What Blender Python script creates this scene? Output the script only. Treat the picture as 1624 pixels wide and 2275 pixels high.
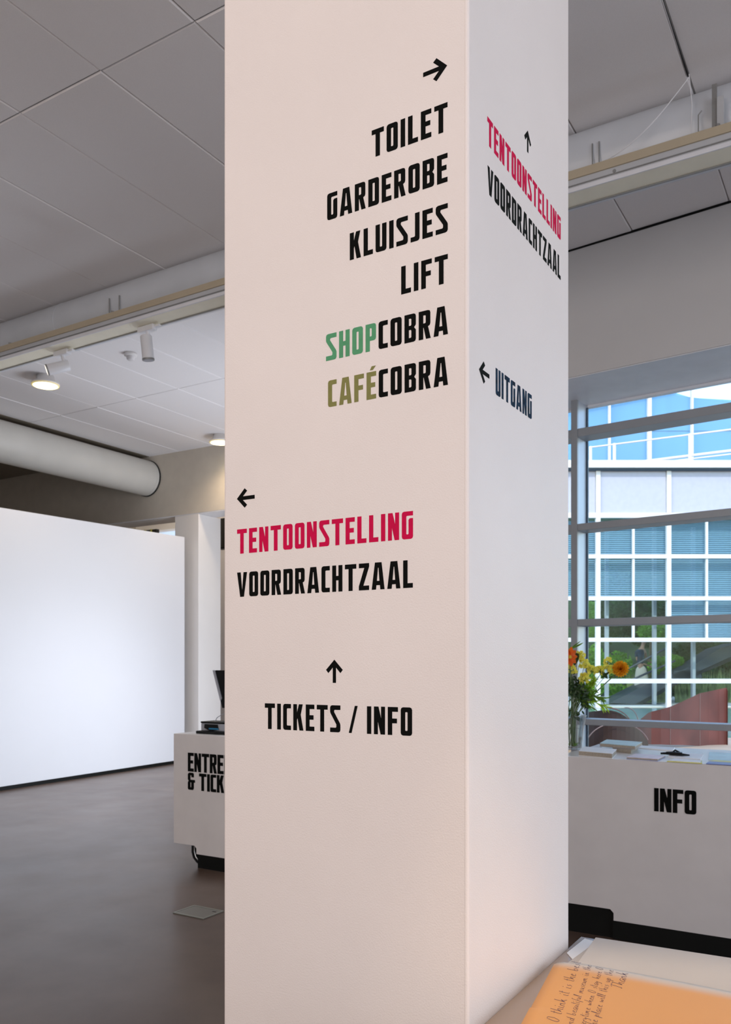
import bpy, bmesh, math, random
from mathutils import Vector, Matrix
random.seed(7)
R = math.radians
S = bpy.context.scene
for o in list(bpy.data.objects): bpy.data.objects.remove(o)
COL = S.collection

# ------------------------------------------------------------------ camera
# level camera, eye 1.6 m above the floor, turned 31.28 degrees to the left of +Y, lens shifted up
FPX = 1890.0; HOR = 1478.0; EYE = 1.6
YAW = math.atan2(1148, 1890)
FW = Vector((-math.sin(YAW), math.cos(YAW), 0)); RT = Vector((math.cos(YAW), math.sin(YAW), 0)); UP = Vector((0, 0, 1))
cd = bpy.data.cameras.new('camera'); cam = bpy.data.objects.new('camera', cd); COL.objects.link(cam)
cd.sensor_fit = 'HORIZONTAL'; cd.sensor_width = 36; cd.lens = 36 * FPX / 1624
cd.shift_y = (HOR - 1137.5) / 1624
cd.clip_start = .05; cd.clip_end = 500
cam.location = (0, 0, EYE); cam.rotation_euler = (R(90), 0, YAW)
cd.dof.use_dof = True; cd.dof.focus_distance = 1.75; cd.dof.aperture_fstop = 18
S.camera = cam

# ------------------------------------------------------------------ exposure, sky, sun, large lights
S.view_settings.view_transform = 'Standard'; S.view_settings.look = 'None'
S.view_settings.gamma = 1; S.view_settings.exposure = 0.0; S.view_settings.use_curve_mapping = False
S.cycles.max_bounces = 8; S.cycles.diffuse_bounces = 5; S.cycles.transparent_max_bounces = 16
S.cycles.use_denoising = True; S.cycles.sample_clamp_indirect = 6

W = bpy.data.worlds.new('sky'); S.world = W; W.use_nodes = True
nt = W.node_tree; nt.nodes.clear()
wo = nt.nodes.new('ShaderNodeOutputWorld'); bg = nt.nodes.new('ShaderNodeBackground')
sky = nt.nodes.new('ShaderNodeTexSky'); sky.sky_type = 'NISHITA'; sky.sun_disc = False
sky.sun_elevation = R(42); sky.sun_rotation = R(200); sky.air_density = 1.1; sky.dust_density = .6; sky.ozone_density = 2.0
tc = nt.nodes.new('ShaderNodeTexCoord'); mp = nt.nodes.new('ShaderNodeMapping'); mp.inputs['Scale'].default_value = (1, 1, 2.4)
nz = nt.nodes.new('ShaderNodeTexNoise'); nz.inputs['Scale'].default_value = 5.5; nz.inputs['Detail'].default_value = 6; nz.inputs['Roughness'].default_value = .55
cr = nt.nodes.new('ShaderNodeValToRGB'); cr.color_ramp.elements[0].position = .51; cr.color_ramp.elements[1].position = .66
mx = nt.nodes.new('ShaderNodeMixRGB'); mx.inputs['Color2'].default_value = (1.55, 1.65, 1.7, 1)
L = nt.links.new
L(tc.outputs['Generated'], mp.inputs['Vector']); L(mp.outputs['Vector'], nz.inputs['Vector']); L(nz.outputs['Fac'], cr.inputs['Fac'])
L(cr.outputs['Color'], mx.inputs['Fac']); L(sky.outputs['Color'], mx.inputs['Color1']); L(mx.outputs['Color'], bg.inputs['Color'])
bg.inputs['Strength'].default_value = .55; L(bg.outputs['Background'], wo.inputs['Surface'])

def light(name, kind, loc, energy, color, size=None, target=None, rot=None, spread=None, blend=.3, spot=None, radius=.1):
    ld = bpy.data.lights.new(name, kind); ld.energy = energy; ld.color = color
    if kind == 'AREA':
        ld.shape = 'RECTANGLE'; ld.size, ld.size_y = size
        if spread: ld.spread = spread
    elif kind == 'SPOT':
        ld.spot_size = spot; ld.spot_blend = blend; ld.shadow_soft_size = radius
    elif kind == 'POINT': ld.shadow_soft_size = radius
    o = bpy.data.objects.new(name, ld); COL.objects.link(o); o.location = loc
    if target is not None: o.rotation_euler = (Vector(target) - Vector(loc)).to_track_quat('-Z', 'Y').to_euler()
    return o
sn = light('sun', 'SUN', (10, -10, 30), 2.3, (1, .96, .9), target=(10 - 9, -10 + 22, 30 - 19)); sn.data.angle = R(.6)
# added area fills inside the windowless walls behind the camera and to its right
light('fill_rear', 'AREA', (-1.6, -3.3, 2.9), 163, (1.0, .87, .81), (5.0, 3.2), target=(-1.4, 5, 3.5))
light('fill_right', 'AREA', (5.75, 0.6, 2.3), 260, (.83, .88, 1.0), (7.0, 3.6), target=(-10, 3.2, 3.4))
light('daylight_passage', 'AREA', (-4.79, 9.25, 1.75), 175, (.80, .87, 1.0), (2.2, 2.7), target=(-10, 8.4, 1.75))

light('passage_fill', 'SPOT', (-4.9, 9.3, 3.7), 480, (.86, .90, 1.0), target=(-8.0, 8.2, 0), spot=R(80), blend=.9, radius=.5)  # added spot that brightens the floor and foot of the display wall
light('desk_fill', 'SPOT', (-5.6, 1.3, 5.0), 150, (1, .95, .93), target=(-4.5, 5.05, .75), spot=R(34), blend=.8, radius=.12)  # added spot without a housing, brightens the ticket desk front
# ------------------------------------------------------------------ materials
def mat(name, col, rough=.6, metal=0, noise=None, bump=None, spec=None, trans=0, emit=None, coat=0):
    """noise = (scale, amount, detail); bump = (scale, strength, distance)"""
    m = bpy.data.materials.new(name); m.use_nodes = True; n = m.node_tree; b = n.nodes['Principled BSDF']
    b.inputs['Base Color'].default_value = (*col, 1); b.inputs['Roughness'].default_value = rough; b.inputs['Metallic'].default_value = metal
    if spec is not None: b.inputs['Specular IOR Level'].default_value = spec
    if trans: b.inputs['Transmission Weight'].default_value = trans
    if coat: b.inputs['Coat Weight'].default_value = coat
    if emit: b.inputs['Emission Color'].default_value = (*emit[0], 1); b.inputs['Emission Strength'].default_value = emit[1]
    t = n.nodes.new('ShaderNodeTexCoord')
    if noise is None: noise = (6, .03, 2)
    z = n.nodes.new('ShaderNodeTexNoise'); z.inputs['Scale'].default_value = noise[0]; z.inputs['Detail'].default_value = noise[2]
    n.links.new(t.outputs['Object'], z.inputs['Vector'])
    r = n.nodes.new('ShaderNodeValToRGB'); a = noise[1]
    r.color_ramp.elements[0].position = .3; r.color_ramp.elements[1].position = .7
    r.color_ramp.elements[0].color = (*[c * (1 - a) for c in col], 1); r.color_ramp.elements[1].color = (*[min(1, c * (1 + a)) for c in col], 1)
    n.links.new(z.outputs['Fac'], r.inputs['Fac']); n.links.new(r.outputs['Color'], b.inputs['Base Color'])
    if bump:
        z2 = n.nodes.new('ShaderNodeTexNoise'); z2.inputs['Scale'].default_value = bump[0]; z2.inputs['Detail'].default_value = 3
        n.links.new(t.outputs['Object'], z2.inputs['Vector'])
        bp = n.nodes.new('ShaderNodeBump'); bp.inputs['Strength'].default_value = bump[1]; bp.inputs['Distance'].default_value = bump[2]
        n.links.new(z2.outputs['Fac'], bp.inputs['Height']); n.links.new(bp.outputs['Normal'], b.inputs['Normal'])
    return m

def glass_mat(name, tint, refl, rough=0.0, base=None, opac=0.0):
    m = bpy.data.materials.new(name); m.use_nodes = True; n = m.node_tree; n.nodes.clear()
    out = n.nodes.new('ShaderNodeOutputMaterial'); tr = n.nodes.new('ShaderNodeBsdfTransparent'); gl = n.nodes.new('ShaderNodeBsdfGlossy')
    tr.inputs['Color'].default_value = (*tint, 1); gl.inputs['Roughness'].default_value = rough
    mix = n.nodes.new('ShaderNodeMixShader'); fr = n.nodes.new('ShaderNodeFresnel'); fr.inputs['IOR'].default_value = 1.5
    ma = n.nodes.new('ShaderNodeMath'); ma.operation = 'MULTIPLY'; ma.inputs[1].default_value = refl
    n.links.new(fr.outputs['Fac'], ma.inputs[0]); n.links.new(ma.outputs[0], mix.inputs['Fac'])
    n.links.new(tr.outputs[0], mix.inputs[1]); n.links.new(gl.outputs[0], mix.inputs[2]); last = mix
    if opac:
        d = n.nodes.new('ShaderNodeBsdfDiffuse'); d.inputs['Color'].default_value = (*base, 1)
        m2 = n.nodes.new('ShaderNodeMixShader'); m2.inputs['Fac'].default_value = opac
        n.links.new(mix.outputs[0], m2.inputs[1]); n.links.new(d.outputs[0], m2.inputs[2]); last = m2
    n.links.new(last.outputs[0], out.inputs['Surface']); return m

M = dict(
    pillar=mat('pillar_paint', (.83, .765, .735), .55, noise=(3, .02, 3), bump=(290, .36, .0016)),
    wall=mat('wall_paint', (.78, .75, .72), .7, noise=(2, .02, 2), bump=(120, .1, .001)),
    bulk=mat('bulkhead_paint', (.70, .68, .66), .7, noise=(2, .02, 2)),
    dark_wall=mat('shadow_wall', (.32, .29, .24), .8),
    tile=mat('ceiling_tile_mineral', (.84, .81, .80), .85, noise=(300, .03, 2)),
    void=mat('ceiling_void', (.20, .165, .12), .9),
    grid=mat('ceiling_grid', (.26, .25, .24), .6),
    panel=mat('partition_white', (.70, .70, .72), .6, noise=(2, .004, 2)),
    black=mat('black_vinyl', (.002, .0025, .002), .8, noise=(20, .1, 2), spec=.12),
    navy=mat('navy_vinyl', (.004, .020, .048), .7, noise=(90, .7, 2), spec=.12),
    red=mat('crimson_vinyl', (.60, .001, .062), .7, noise=(60, .06, 2), spec=.15),
    green=mat('green_vinyl', (.085, .32, .155), .5, noise=(60, .06, 2), spec=.2),
    olive=mat('olive_vinyl', (.19, .185, .035), .5, noise=(60, .08, 2)),
    counter=mat('counter_laminate', (.70, .665, .65), .5),
    ctop=mat('counter_top_laminate', (.90, .89, .88), .25),
    plinth=mat('black_plinth', (.004, .0045, .004), .6, spec=.2),
    duct=mat('galvanised_white_duct', (.68, .71, .75), .38, metal=.1, noise=(3, .05, 2)),
    duct2=mat('cream_duct', (.60, .58, .53), .32, noise=(2, .04, 2)),
    cream=mat('cream_metal', (.90, .85, .68), .45),
    beige=mat('beige_strip', (.52, .44, .31), .55),
    alu=mat('brushed_aluminium', (.60, .61, .62), .4, metal=.2),
    white=mat('white_metal', (.82, .82, .84), .4),
    steel=mat('dull_steel', (.33, .33, .32), .45, metal=.5),
    mullion=mat('window_aluminium', (.37, .39, .41), .42, metal=.25),
    reveal=mat('window_aluminium_lit', (.52, .57, .64), .4, metal=.2),
    gasket=mat('gasket', (.03, .06, .10), .5),
    lampglow=mat('lamp_glow', (1, .95, .8), .5, emit=((1, .88, .62), 9)),
    spotglow=mat('spot_glow', (1, .95, .85), .5, emit=((1, .90, .78), 1.2)),
    lampring=mat('lamp_ring', (.9, .8, .4), .4, emit=((1, .72, .15), .9)),
    table=mat('table_laminate', (.34, .25, .185), .12, noise=(5, .03, 2), coat=.3),
    ink=mat('violet_ink', (.05, .035, .12), .6),
    black_plastic=mat('black_plastic', (.004, .0045, .005), .45, spec=.3),
    grey_plastic=mat('grey_plastic', (.35, .36, .40), .4),
    blue_plastic=mat('blue_plastic', (.02, .18, .35), .4),
    chrome=mat('chrome', (.75, .78, .8), .15, metal=1),
    hatch=mat('hatch_plate', (.24, .24, .21), .4, metal=.3),
    hatch_rim=mat('hatch_rim', (.36, .38, .34), .35, metal=.6),
    paper=mat('white_paper', (.95, .96, .98), .5),
    paper_grey=mat('grey_white_paper', (.72, .72, .74), .5),
    pages=mat('page_block', (.42, .37, .30), .8, noise=(200, .15, 1)),
    teal=mat('teal_cover', (.40, .56, .58), .3, noise=(14, .3, 4)),
    pink=mat('pink_cover', (.78, .62, .70), .3, noise=(18, .25, 4)),
    blue=mat('blue_cover', (.18, .24, .55), .4),
    cyan=mat('cyan_cover', (.52, .74, .80), .3, noise=(8, .15, 3)),
    yellow=mat('yellow_cover', (.72, .68, .15), .4),
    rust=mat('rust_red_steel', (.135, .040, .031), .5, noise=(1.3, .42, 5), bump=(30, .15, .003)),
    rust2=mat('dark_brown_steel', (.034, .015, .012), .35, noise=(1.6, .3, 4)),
    pale_rim=mat('pale_steel_edge', (.24, .17, .155), .35, metal=.3),
    sand=mat('sandy_paving', (.48, .37, .27), .85, noise=(2, .12, 4)),
    lawn=mat('teal_pond_water', (.14, .27, .24), .12, noise=(.8, .12, 3)),
    fac_white=mat('facade_white', (.68, .665, .655), .4),
    spandrel=mat('facade_panel', (.44, .435, .51), .25),
    slate=mat('slate_metal', (.040, .046, .062), .4, noise=(1, .2, 3)),
    slate_dark=mat('black_and_shade', (.004, .005, .005), .6),
    bark=mat('bark', (.10, .08, .05), .9),
    leaf=mat('tree_leaf', (.045, .105, .022), .55, noise=(1.2, .7, 3)),
    leaf2=mat('bright_leaf', (.16, .36, .03), .55, noise=(1.5, .5, 3)),
    reed=mat('pale_reed', (.30, .36, .15), .7, noise=(3, .4, 2)),
    blind=mat('blind_slats', (.20, .33, .47), .5),
    leafd=mat('bouquet_leaf_dark', (.025, .06, .015), .45),
    leafg=mat('bouquet_leaf_green', (.13, .27, .02), .4, noise=(30, .4, 2)),
    leafy=mat('bouquet_needle_green', (.40, .62, .04), .5, noise=(30, .3, 2)),
    stem=mat('flower_stem', (.10, .16, .05), .5),
    orange=mat('orange_petal', (1.0, .40, .02), .5, noise=(60, .3, 2)),
    vermil=mat('vermilion_petal', (1.0, .16, .01), .4, noise=(40, .25, 2)),
    yel=mat('yellow_petal', (1.0, .86, .12), .5, noise=(60, .15, 2)),
    yelc=mat('yellow_centre', (.60, .40, .03), .6),
    skin=mat('skin', (.22, .12, .085), .6),
    shirt=mat('navy_patterned_top', (.006, .022, .045), .7, noise=(9, .8, 2)),
    skirt=mat('stone_skirt', (.34, .31, .27), .8),
    hair=mat('dark_hair', (.05, .035, .03), .6),
)
M['glass'] = glass_mat('window_glass', (.97, .99, 1.0), .12)
M['fac_glass'] = glass_mat('facade_glass', (.93, .98, .96), .30, .02)
M['sky_glass'] = glass_mat('rooftop_glass', (.62, .84, .98), 1.6, .03, base=(.28, .50, .70), opac=.40)
M['gable'] = mat('pale_gable', (.22, .36, .50), .4, noise=(.4, .12, 3))
M['vase'] = glass_mat('vase_glass', (.985, .99, .99), .7, .02)
M['water'] = glass_mat('vase_water', (.975, .985, .98), .3, .02)

def thin(key, amt):
    n = M[key].node_tree; b = n.nodes['Principled BSDF']; out = n.nodes['Material Output']; src = b.inputs['Base Color'].links[0].from_socket
    t = n.nodes.new('ShaderNodeBsdfTranslucent'); x = n.nodes.new('ShaderNodeMixShader'); x.inputs['Fac'].default_value = amt
    n.links.new(src, t.inputs['Color']); n.links.new(b.outputs[0], x.inputs[1]); n.links.new(t.outputs[0], x.inputs[2]); n.links.new(x.outputs[0], out.inputs['Surface'])
for k_, a_ in (('orange', .45), ('vermil', .4), ('yel', .45), ('leafg', .4), ('leafy', .5), ('leaf', .3), ('leaf2', .4), ('reed', .3)): thin(k_, a_)
# concrete floor: brown grey screed with clouds of lighter wear
def floor_mat():
    m = bpy.data.materials.new('polished_screed'); m.use_nodes = True; n = m.node_tree; b = n.nodes['Principled BSDF']
    t = n.nodes.new('ShaderNodeTexCoord'); z = n.nodes.new('ShaderNodeTexNoise'); z.inputs['Scale'].default_value = .9; z.inputs['Detail'].default_value = 7; z.inputs['Roughness'].default_value = .6
    r = n.nodes.new('ShaderNodeValToRGB'); e = r.color_ramp.elements
    e[0].position = .35; e[0].color = (.085, .055, .040, 1); e[1].position = .68; e[1].color = (.150, .104, .080, 1)
    z2 = n.nodes.new('ShaderNodeTexNoise'); z2.inputs['Scale'].default_value = 2.2; z2.inputs['Detail'].default_value = 4
    r2 = n.nodes.new('ShaderNodeMapRange'); r2.inputs['To Min'].default_value = .24; r2.inputs['To Max'].default_value = .40
    n.links.new(t.outputs['Object'], z.inputs['Vector']); n.links.new(z.outputs['Fac'], r.inputs['Fac']); n.links.new(r.outputs['Color'], b.inputs['Base Color'])
    n.links.new(t.outputs['Object'], z2.inputs['Vector']); n.links.new(z2.outputs['Fac'], r2.inputs['Value']); n.links.new(r2.outputs['Result'], b.inputs['Roughness'])
    b.inputs['Specular IOR Level'].default_value = .38; b.inputs['Coat Weight'].default_value = .08; b.inputs['Coat Roughness'].default_value = .13
    return m
M['floor'] = floor_mat()

# warm lamp glow painted into the page colour, fading to pale towards the gutter, X along the page in object space
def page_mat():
    m = bpy.data.materials.new('lamplit_paper'); m.use_nodes = True; n = m.node_tree; b = n.nodes['Principled BSDF']; b.inputs['Roughness'].default_value = .55
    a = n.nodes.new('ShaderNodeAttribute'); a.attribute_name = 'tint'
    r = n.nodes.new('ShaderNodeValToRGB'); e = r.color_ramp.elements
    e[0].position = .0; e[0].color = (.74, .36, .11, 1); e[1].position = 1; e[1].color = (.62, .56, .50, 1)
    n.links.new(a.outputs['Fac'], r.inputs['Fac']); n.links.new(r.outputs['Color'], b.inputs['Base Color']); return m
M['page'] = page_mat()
M['page_pale'] = mat('pale_paper', (.60, .55, .50), .6)

# ------------------------------------------------------------------ mesh helpers
def origin_of(p):
    v = Vector((0, 0, 0))
    while p is not None: v += p.location; p = p.parent
    return v
def tag(o, label=None, cat=None, group=None, kind=None):
    if label: o['label'] = label
    if cat: o['category'] = cat
    if group: o['group'] = group
    if kind: o['kind'] = kind
    return o
def empty(name, loc, label, cat, group=None):
    o = bpy.data.objects.new(name, None); COL.objects.link(o); o.location = loc; o.empty_display_size = .1
    return tag(o, label, cat, group)
class MB:
    def __init__(s): s.v = []; s.f = []; s.sm = []
    def add(s, vs, fs, smooth=False):
        b = len(s.v); s.v += [tuple(v) for v in vs]
        for f in fs: s.f.append([b + i for i in f]); s.sm.append(smooth)
        return s
    def box(s, x0, x1, y0, y1, z0, z1):
        vs = [(x, y, z) for z in (z0, z1) for x, y in ((x0, y0), (x1, y0), (x1, y1), (x0, y1))]
        return s.add(vs, [(0, 3, 2, 1), (4, 5, 6, 7), (0, 1, 5, 4), (1, 2, 6, 5), (2, 3, 7, 6), (3, 0, 4, 7)])
    def obox(s, c, ax, ay, az, hx, hy, hz):
        c = Vector(c); ax = Vector(ax).normalized(); ay = Vector(ay).normalized(); az = Vector(az).normalized()
        vs = [c + ax * x * hx + ay * y * hy + az * z * hz for z in (-1, 1) for x, y in ((-1, -1), (1, -1), (1, 1), (-1, 1))]
        return s.add(vs, [(0, 3, 2, 1), (4, 5, 6, 7), (0, 1, 5, 4), (1, 2, 6, 5), (2, 3, 7, 6), (3, 0, 4, 7)])
    def prism(s, pts, d):
        """pts: planar polygon (convex-ish, list of Vector), d: extrusion vector"""
        n = len(pts); d = Vector(d); a = [Vector(p) for p in pts]
        return s.add(a + [p + d for p in a], [list(range(n))[::-1], [n + i for i in range(n)]] + [(i, (i + 1) % n, n + (i + 1) % n, n + i) for i in range(n)])
    def tube(s, pts, r, n=10, cap=True):
        pts = [Vector(p) for p in pts]; k = len(pts); rr = r if isinstance(r, (list, tuple)) else [r] * k
        vs = []; prev = None
        for i, p in enumerate(pts):
            t = (pts[min(i + 1, k - 1)] - pts[max(i - 1, 0)]).normalized()
            if prev is None: a = t.orthogonal().normalized()
            else: a = (prev - t * prev.dot(t)).normalized()
            prev = a; b = t.cross(a)
            vs += [p + (a * math.cos(6.28318 * j / n) + b * math.sin(6.28318 * j / n)) * rr[i] for j in range(n)]
        fs = [(i * n + j, i * n + (j + 1) % n, (i + 1) * n + (j + 1) % n, (i + 1) * n + j) for i in range(k - 1) for j in range(n)]
        s.add(vs, fs, True)
        if cap: s.add(vs[:n], [tuple(range(n))[::-1]]); s.add(vs[-n:], [tuple(range(n))])
        return s
    def lathe(s, c, prof, n=28):
        c = Vector(c); vs = [c + Vector((r * math.cos(6.28318 * j / n), r * math.sin(6.28318 * j / n), z)) for r, z in prof for j in range(n)]
        fs = [(i * n + j, i * n + (j + 1) % n, (i + 1) * n + (j + 1) % n, (i + 1) * n + j) for i in range(len(prof) - 1) for j in range(n)]
        return s.add(vs, fs, True)
    def build(s, name, m, parent=None, bevel=0, local=False, seg=2):
        me = bpy.data.meshes.new(name); o = bpy.data.objects.new(name, me); COL.objects.link(o)
        vs = s.v
        if parent is not None and not local:
            L0 = origin_of(parent); vs = [Vector(v) - L0 for v in vs]
        elif parent is None:
            xs = [v[0] for v in vs]; ys = [v[1] for v in vs]; zs = [v[2] for v in vs]
            L0 = Vector(((min(xs) + max(xs)) / 2, (min(ys) + max(ys)) / 2, min(zs))); o.location = L0
            vs = [Vector(v) - L0 for v in vs]
        me.from_pydata([tuple(v) for v in vs], [], s.f)
        for p, q in zip(me.polygons, s.sm): p.use_smooth = q
        me.update(); me.materials.append(M[m] if isinstance(m, str) else m)
        if parent is not None: o.parent = parent
        if bevel:
            b = o.modifiers.new('b', 'BEVEL'); b.width = bevel; b.segments = seg; b.limit_method = 'ANGLE'
        return o
def box(name, m, x0, x1, y0, y1, z0, z1, parent=None, bevel=0): return MB().box(x0, x1, y0, y1, z0, z1).build(name, m, parent, bevel)
def kids(o): return [c for c in bpy.data.objects if c.parent == o]
def copy_tree(o, parent=None):
    c = o.copy(); COL.objects.link(c); c.parent = parent
    for ch in kids(o): copy_tree(ch, c)
    return c
def struct(o): o['kind'] = 'structure'; return o

# ------------------------------------------------------------------ room shell
H = 5.2
struct(box('floor', 'floor', -17, 6.2, -4.1, 7.95, -.2, 0))
struct(box('floor_2', 'floor', -17, -4.45, 7.95, 10.6, -.2, 0))
struct(box('floor_1', 'floor', -17, -6.5, 10.6, 16.4, -.2, 0))
# window wall, turned 5 degrees
WA = R(5); WE = Vector((math.cos(WA), -math.sin(WA), 0)); WN = Vector((math.sin(WA), math.cos(WA), 0)); WO = Vector((-2.518, 7.83, 0))
def wp(u, n, z): return WO + WE * u + WN * n + UP * z
def wbox(mb, u0, u1, n0, n1, z0, z1):
    return mb.obox(wp((u0 + u1) / 2, (n0 + n1) / 2, (z0 + z1) / 2), WE, WN, UP, (u1 - u0) / 2, (n1 - n0) / 2, (z1 - z0) / 2)
BZ = 4.09
ceil = box('ceiling', 'void', -17, 6.2, -4.1, 7.4, H + .06, H + .3)
struct(box('ceiling_2', 'void', -17, -4.5, 7.4, 10.6, H + .06, H + .3))
struct(ceil)
tile_me = None
for i in range(-13, 14):
    for j in range(-2, 4):
        x1 = -4.043 - .757 * i; y0 = 3.57 + 2.31 * j
        x0 = x1 - .757
        if x0 < -10.95 or x1 > 6.1: continue
        if y0 > 8.2: yl = 10.6 - y0
        else: yl = 2.31
        yw = y0 + yl > 7.5 and x0 > -4.9
        if y0 > 7.5 and x0 > -4.9: continue
        if tile_me is None:
            mb = MB(); g = .003
            vs = [(g, g, .0), (.757 - g, g, 0), (.757 - g, 2.31 - g, 0), (g, 2.31 - g, 0)]
            c = .007
            low = [(g + c, g + c, -.008), (.757 - g - c, g + c, -.008), (.757 - g - c, 2.31 - g - c, -.008), (g + c, 2.31 - g - c, -.008)]
            top = [(x, y, .05) for x, y, _ in vs]
            mb.add(vs + low + top, [(4, 7, 6, 5), (0, 4, 5, 1), (1, 5, 6, 2), (2, 6, 7, 3), (3, 7, 4, 0), (0, 1, 9, 8), (1, 2, 10, 9), (2, 3, 11, 10), (3, 0, 8, 11), (8, 9, 10, 11)])
            t = mb.build('ceiling_tile', 'tile', ceil, local=True); tile_me = t.data
        else:
            t = bpy.data.objects.new('ceiling_tile', tile_me); COL.objects.link(t); t.parent = ceil
        if yw: t.scale.y = (7.33 - y0) / 2.31
        elif y0 > 8.0: t.scale.y = 2.40 / 2.31
        t.location = Vector((x0, y0, H + .003 + random.uniform(-.0015, .0015))) - ceil.location
        t.rotation_euler = (random.uniform(-.0009, .0009), random.uniform(-.0016, .0016), 0)
        if i == -5 and j == 0: t.rotation_euler = (0, -.016, 0); t.location.z += .012
mb = MB()
for i in range(-9, 10):
    x = -4.043 - .757 * i
    if x > -11: mb.box(x - .010, x + .010, -3.3, 10.6 if x < -4.7 else 7.35, H + .007, H + .02)
for j in range(-3, 4): mb.box(-10.9, 3.5 if j < 2 else -4.6, 3.57 + 2.31 * j - .010, 3.57 + 2.31 * j + .010, H + .006, H + .019)
g = mb.build('ceiling_grid', 'grid', ceil)

# walls
rw = box('wall_rear', 'wall', -17, 6.2, -4.3, -4.1, 0, H + .3); struct(rw)
struct(box('wall_right', 'wall', 6.2, 6.4, -4.3, 7.4, 0, H + .3))
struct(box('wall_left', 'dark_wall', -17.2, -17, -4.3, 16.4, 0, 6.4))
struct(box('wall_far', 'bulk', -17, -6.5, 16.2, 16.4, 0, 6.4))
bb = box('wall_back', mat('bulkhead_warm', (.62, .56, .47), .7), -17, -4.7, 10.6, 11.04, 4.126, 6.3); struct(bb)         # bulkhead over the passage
struct(box('trim_1', 'white', -16.9, -6.75, 10.605, 11.04, 4.11, 4.1255))                       # pale soffit under it
struct(box('wall_side', 'wall', -4.7, -4.5, 7.95, 8.1, 0, H + .3)); struct(box('wall_passage', 'wall', -6.7, -6.5, 11.05, 16.4, 0, 6.3))
struct(box('wall_return', 'wall', -6.7, -4.7, 10.6, 11.04, 0, 4.1255)); struct(box('wall_lintel', 'wall', -4.7, -4.5, 8.1, 10.6, 4.0, H + .3))
w2 = empty('window_2', (-4.6, 9.35, 0), None, None); w2['kind'] = 'structure'
for y in (8.101, 9.32, 10.54): box('mullion', 'mullion', -4.66, -4.55, y, y + .055, 0, 3.999, w2)
for z in (1.0, 2.0, 3.0):
    for y in (8.157, 9.376): box('transom', 'mullion', -4.65, -4.56, y, y + 1.162, z, z + .05, w2)
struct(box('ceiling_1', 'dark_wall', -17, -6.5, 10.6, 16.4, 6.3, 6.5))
mb = MB(); wbox(mb, -2.3, 8.9, -.60, .30, BZ, H + .3)
struct(mb.build('wall_window', 'bulk'))
mb = MB(); wbox(mb, -2.28, 8.8, -.59, .216, BZ - .008, BZ - .0005); struct(mb.build('soffit_lit', 'white'))  # white sheet added so the window soffit looks daylit
mb = MB(); wbox(mb, -2.3, 8.9, -.606, -.60, H - .022, H - .004)
struct(mb.build('trim_2', 'plinth'))

# partition on the left (free standing white wall with a black skirting)
pa = Vector((-9.60, 6.85, 0)); pb = Vector((-9.84, 10.45, 0)); pe = (pb - pa).normalized(); pn = Vector((-pe.y, pe.x, 0))
pst = pa - pe * 6.2; pc = (pst + pb) / 2; pl = (pb - pst).length / 2
part = empty('display_partition', (pc.x, pc.y, 0), 'long free-standing white display wall along the left side', 'partition')
ztop = lambda q: 3.61 + .105 * (q - pa).dot(pe) / 3.6
MB().prism([pst + UP * .05, pb + UP * .05, pb + UP * ztop(pb), pst + UP * ztop(pst)], pn * .2).build('panel', 'panel', part, .004)
MB().obox(pc + UP * .03 + pn * .10, pe, pn, UP, pl - .003, .097, .03).build('skirting', 'plinth', part)

# beam column at the back
cl = empty('support_column', (-9.93, 10.84, 0), 'square off-white column behind the white display wall, under the bulkhead', 'column')
box('shaft', 'wall', -10.2, -9.67, 10.60, 11.15, 0, 4.108, cl, .006)

# far room beyond the passage: dark frame, blue light window
far = empty('far_window', (-15.6, 16.1, 4.2), 'bright blue-white far window seen above the end of the display wall', 'window')
box('pane', mat('far_window_sky', (.5, .66, .9), .3, emit=((.55, .74, 1.0), .75)), -16.3, -14.9, 16.0, 16.05, 4.3, 5.02, far)
box('frame', 'white', -16.4, -14.8, 16.06, 16.2, 4.2, 5.1, far)
fs = empty('dark_shelving', (-15.9, 15.2, 0), 'black rack with thin yellowish uprights in the far room above the display wall', 'rack')
box('back_panel', 'black_plastic', -16.5, -15.25, 15.2, 15.3, 0, 4.95, fs)
for x in (-16.1, -15.78, -15.6, -15.4): box('upright', 'olive', x, x + .02, 15.15, 15.19, 0, 4.95, fs)
sp = empty('hanging_speaker', (-10.6, 12.5, 3.82), 'small black box high on the wall right beside the far column', 'speaker')
box('housing', 'black_plastic', -10.9, -10.35, 12.4, 12.6, 3.82, 4.4, sp, .02); box('bracket', 'steel', -10.65, -10.6, 12.47, 12.52, 4.4, 6.299, sp)
fc = empty('grey_pier', (-11.45, 13.35, 0), 'slim grey pier just right of the far column', 'column')
box('shaft', 'counter', -11.85, -11.0, 13.2, 13.5, 0, 6.299, fc)

light('far_room_fill', 'POINT', (-12.5, 13.2, 5.4), 330, (1, .90, .80), radius=.3)  # added bare point light that lifts the unlit far room
# ------------------------------------------------------------------ big round duct at top left
du = empty('ventilation_duct', (-10.86, 5, 4.88), 'thick cream round ventilation duct under the ceiling at left', 'duct')
mb = MB(); mb.tube([(-10.835, -3, 4.82), (-10.835, 10.59, 4.82)], .300, 40); mb.build('pipe', 'duct2', du)
for y in (1.4, 4.4, 7.4, 10.52): MB().tube([(-10.835, y, 4.82), (-10.835, y + .02, 4.82)], .304, 40).build('seam_ring', 'duct2', du)
mb = MB(); mb.tube([(-10.835, 10.575, 4.82), (-10.835, 10.597, 4.82)], .312, 40); mb.build('flange', 'slate_dark', du)
struct(box('gap_shade', 'void', -11.6, -10.79, -4.0, 10.59, H - .010, H + .0595))  # flat dark strip standing in for the shaded gap over the duct

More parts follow.
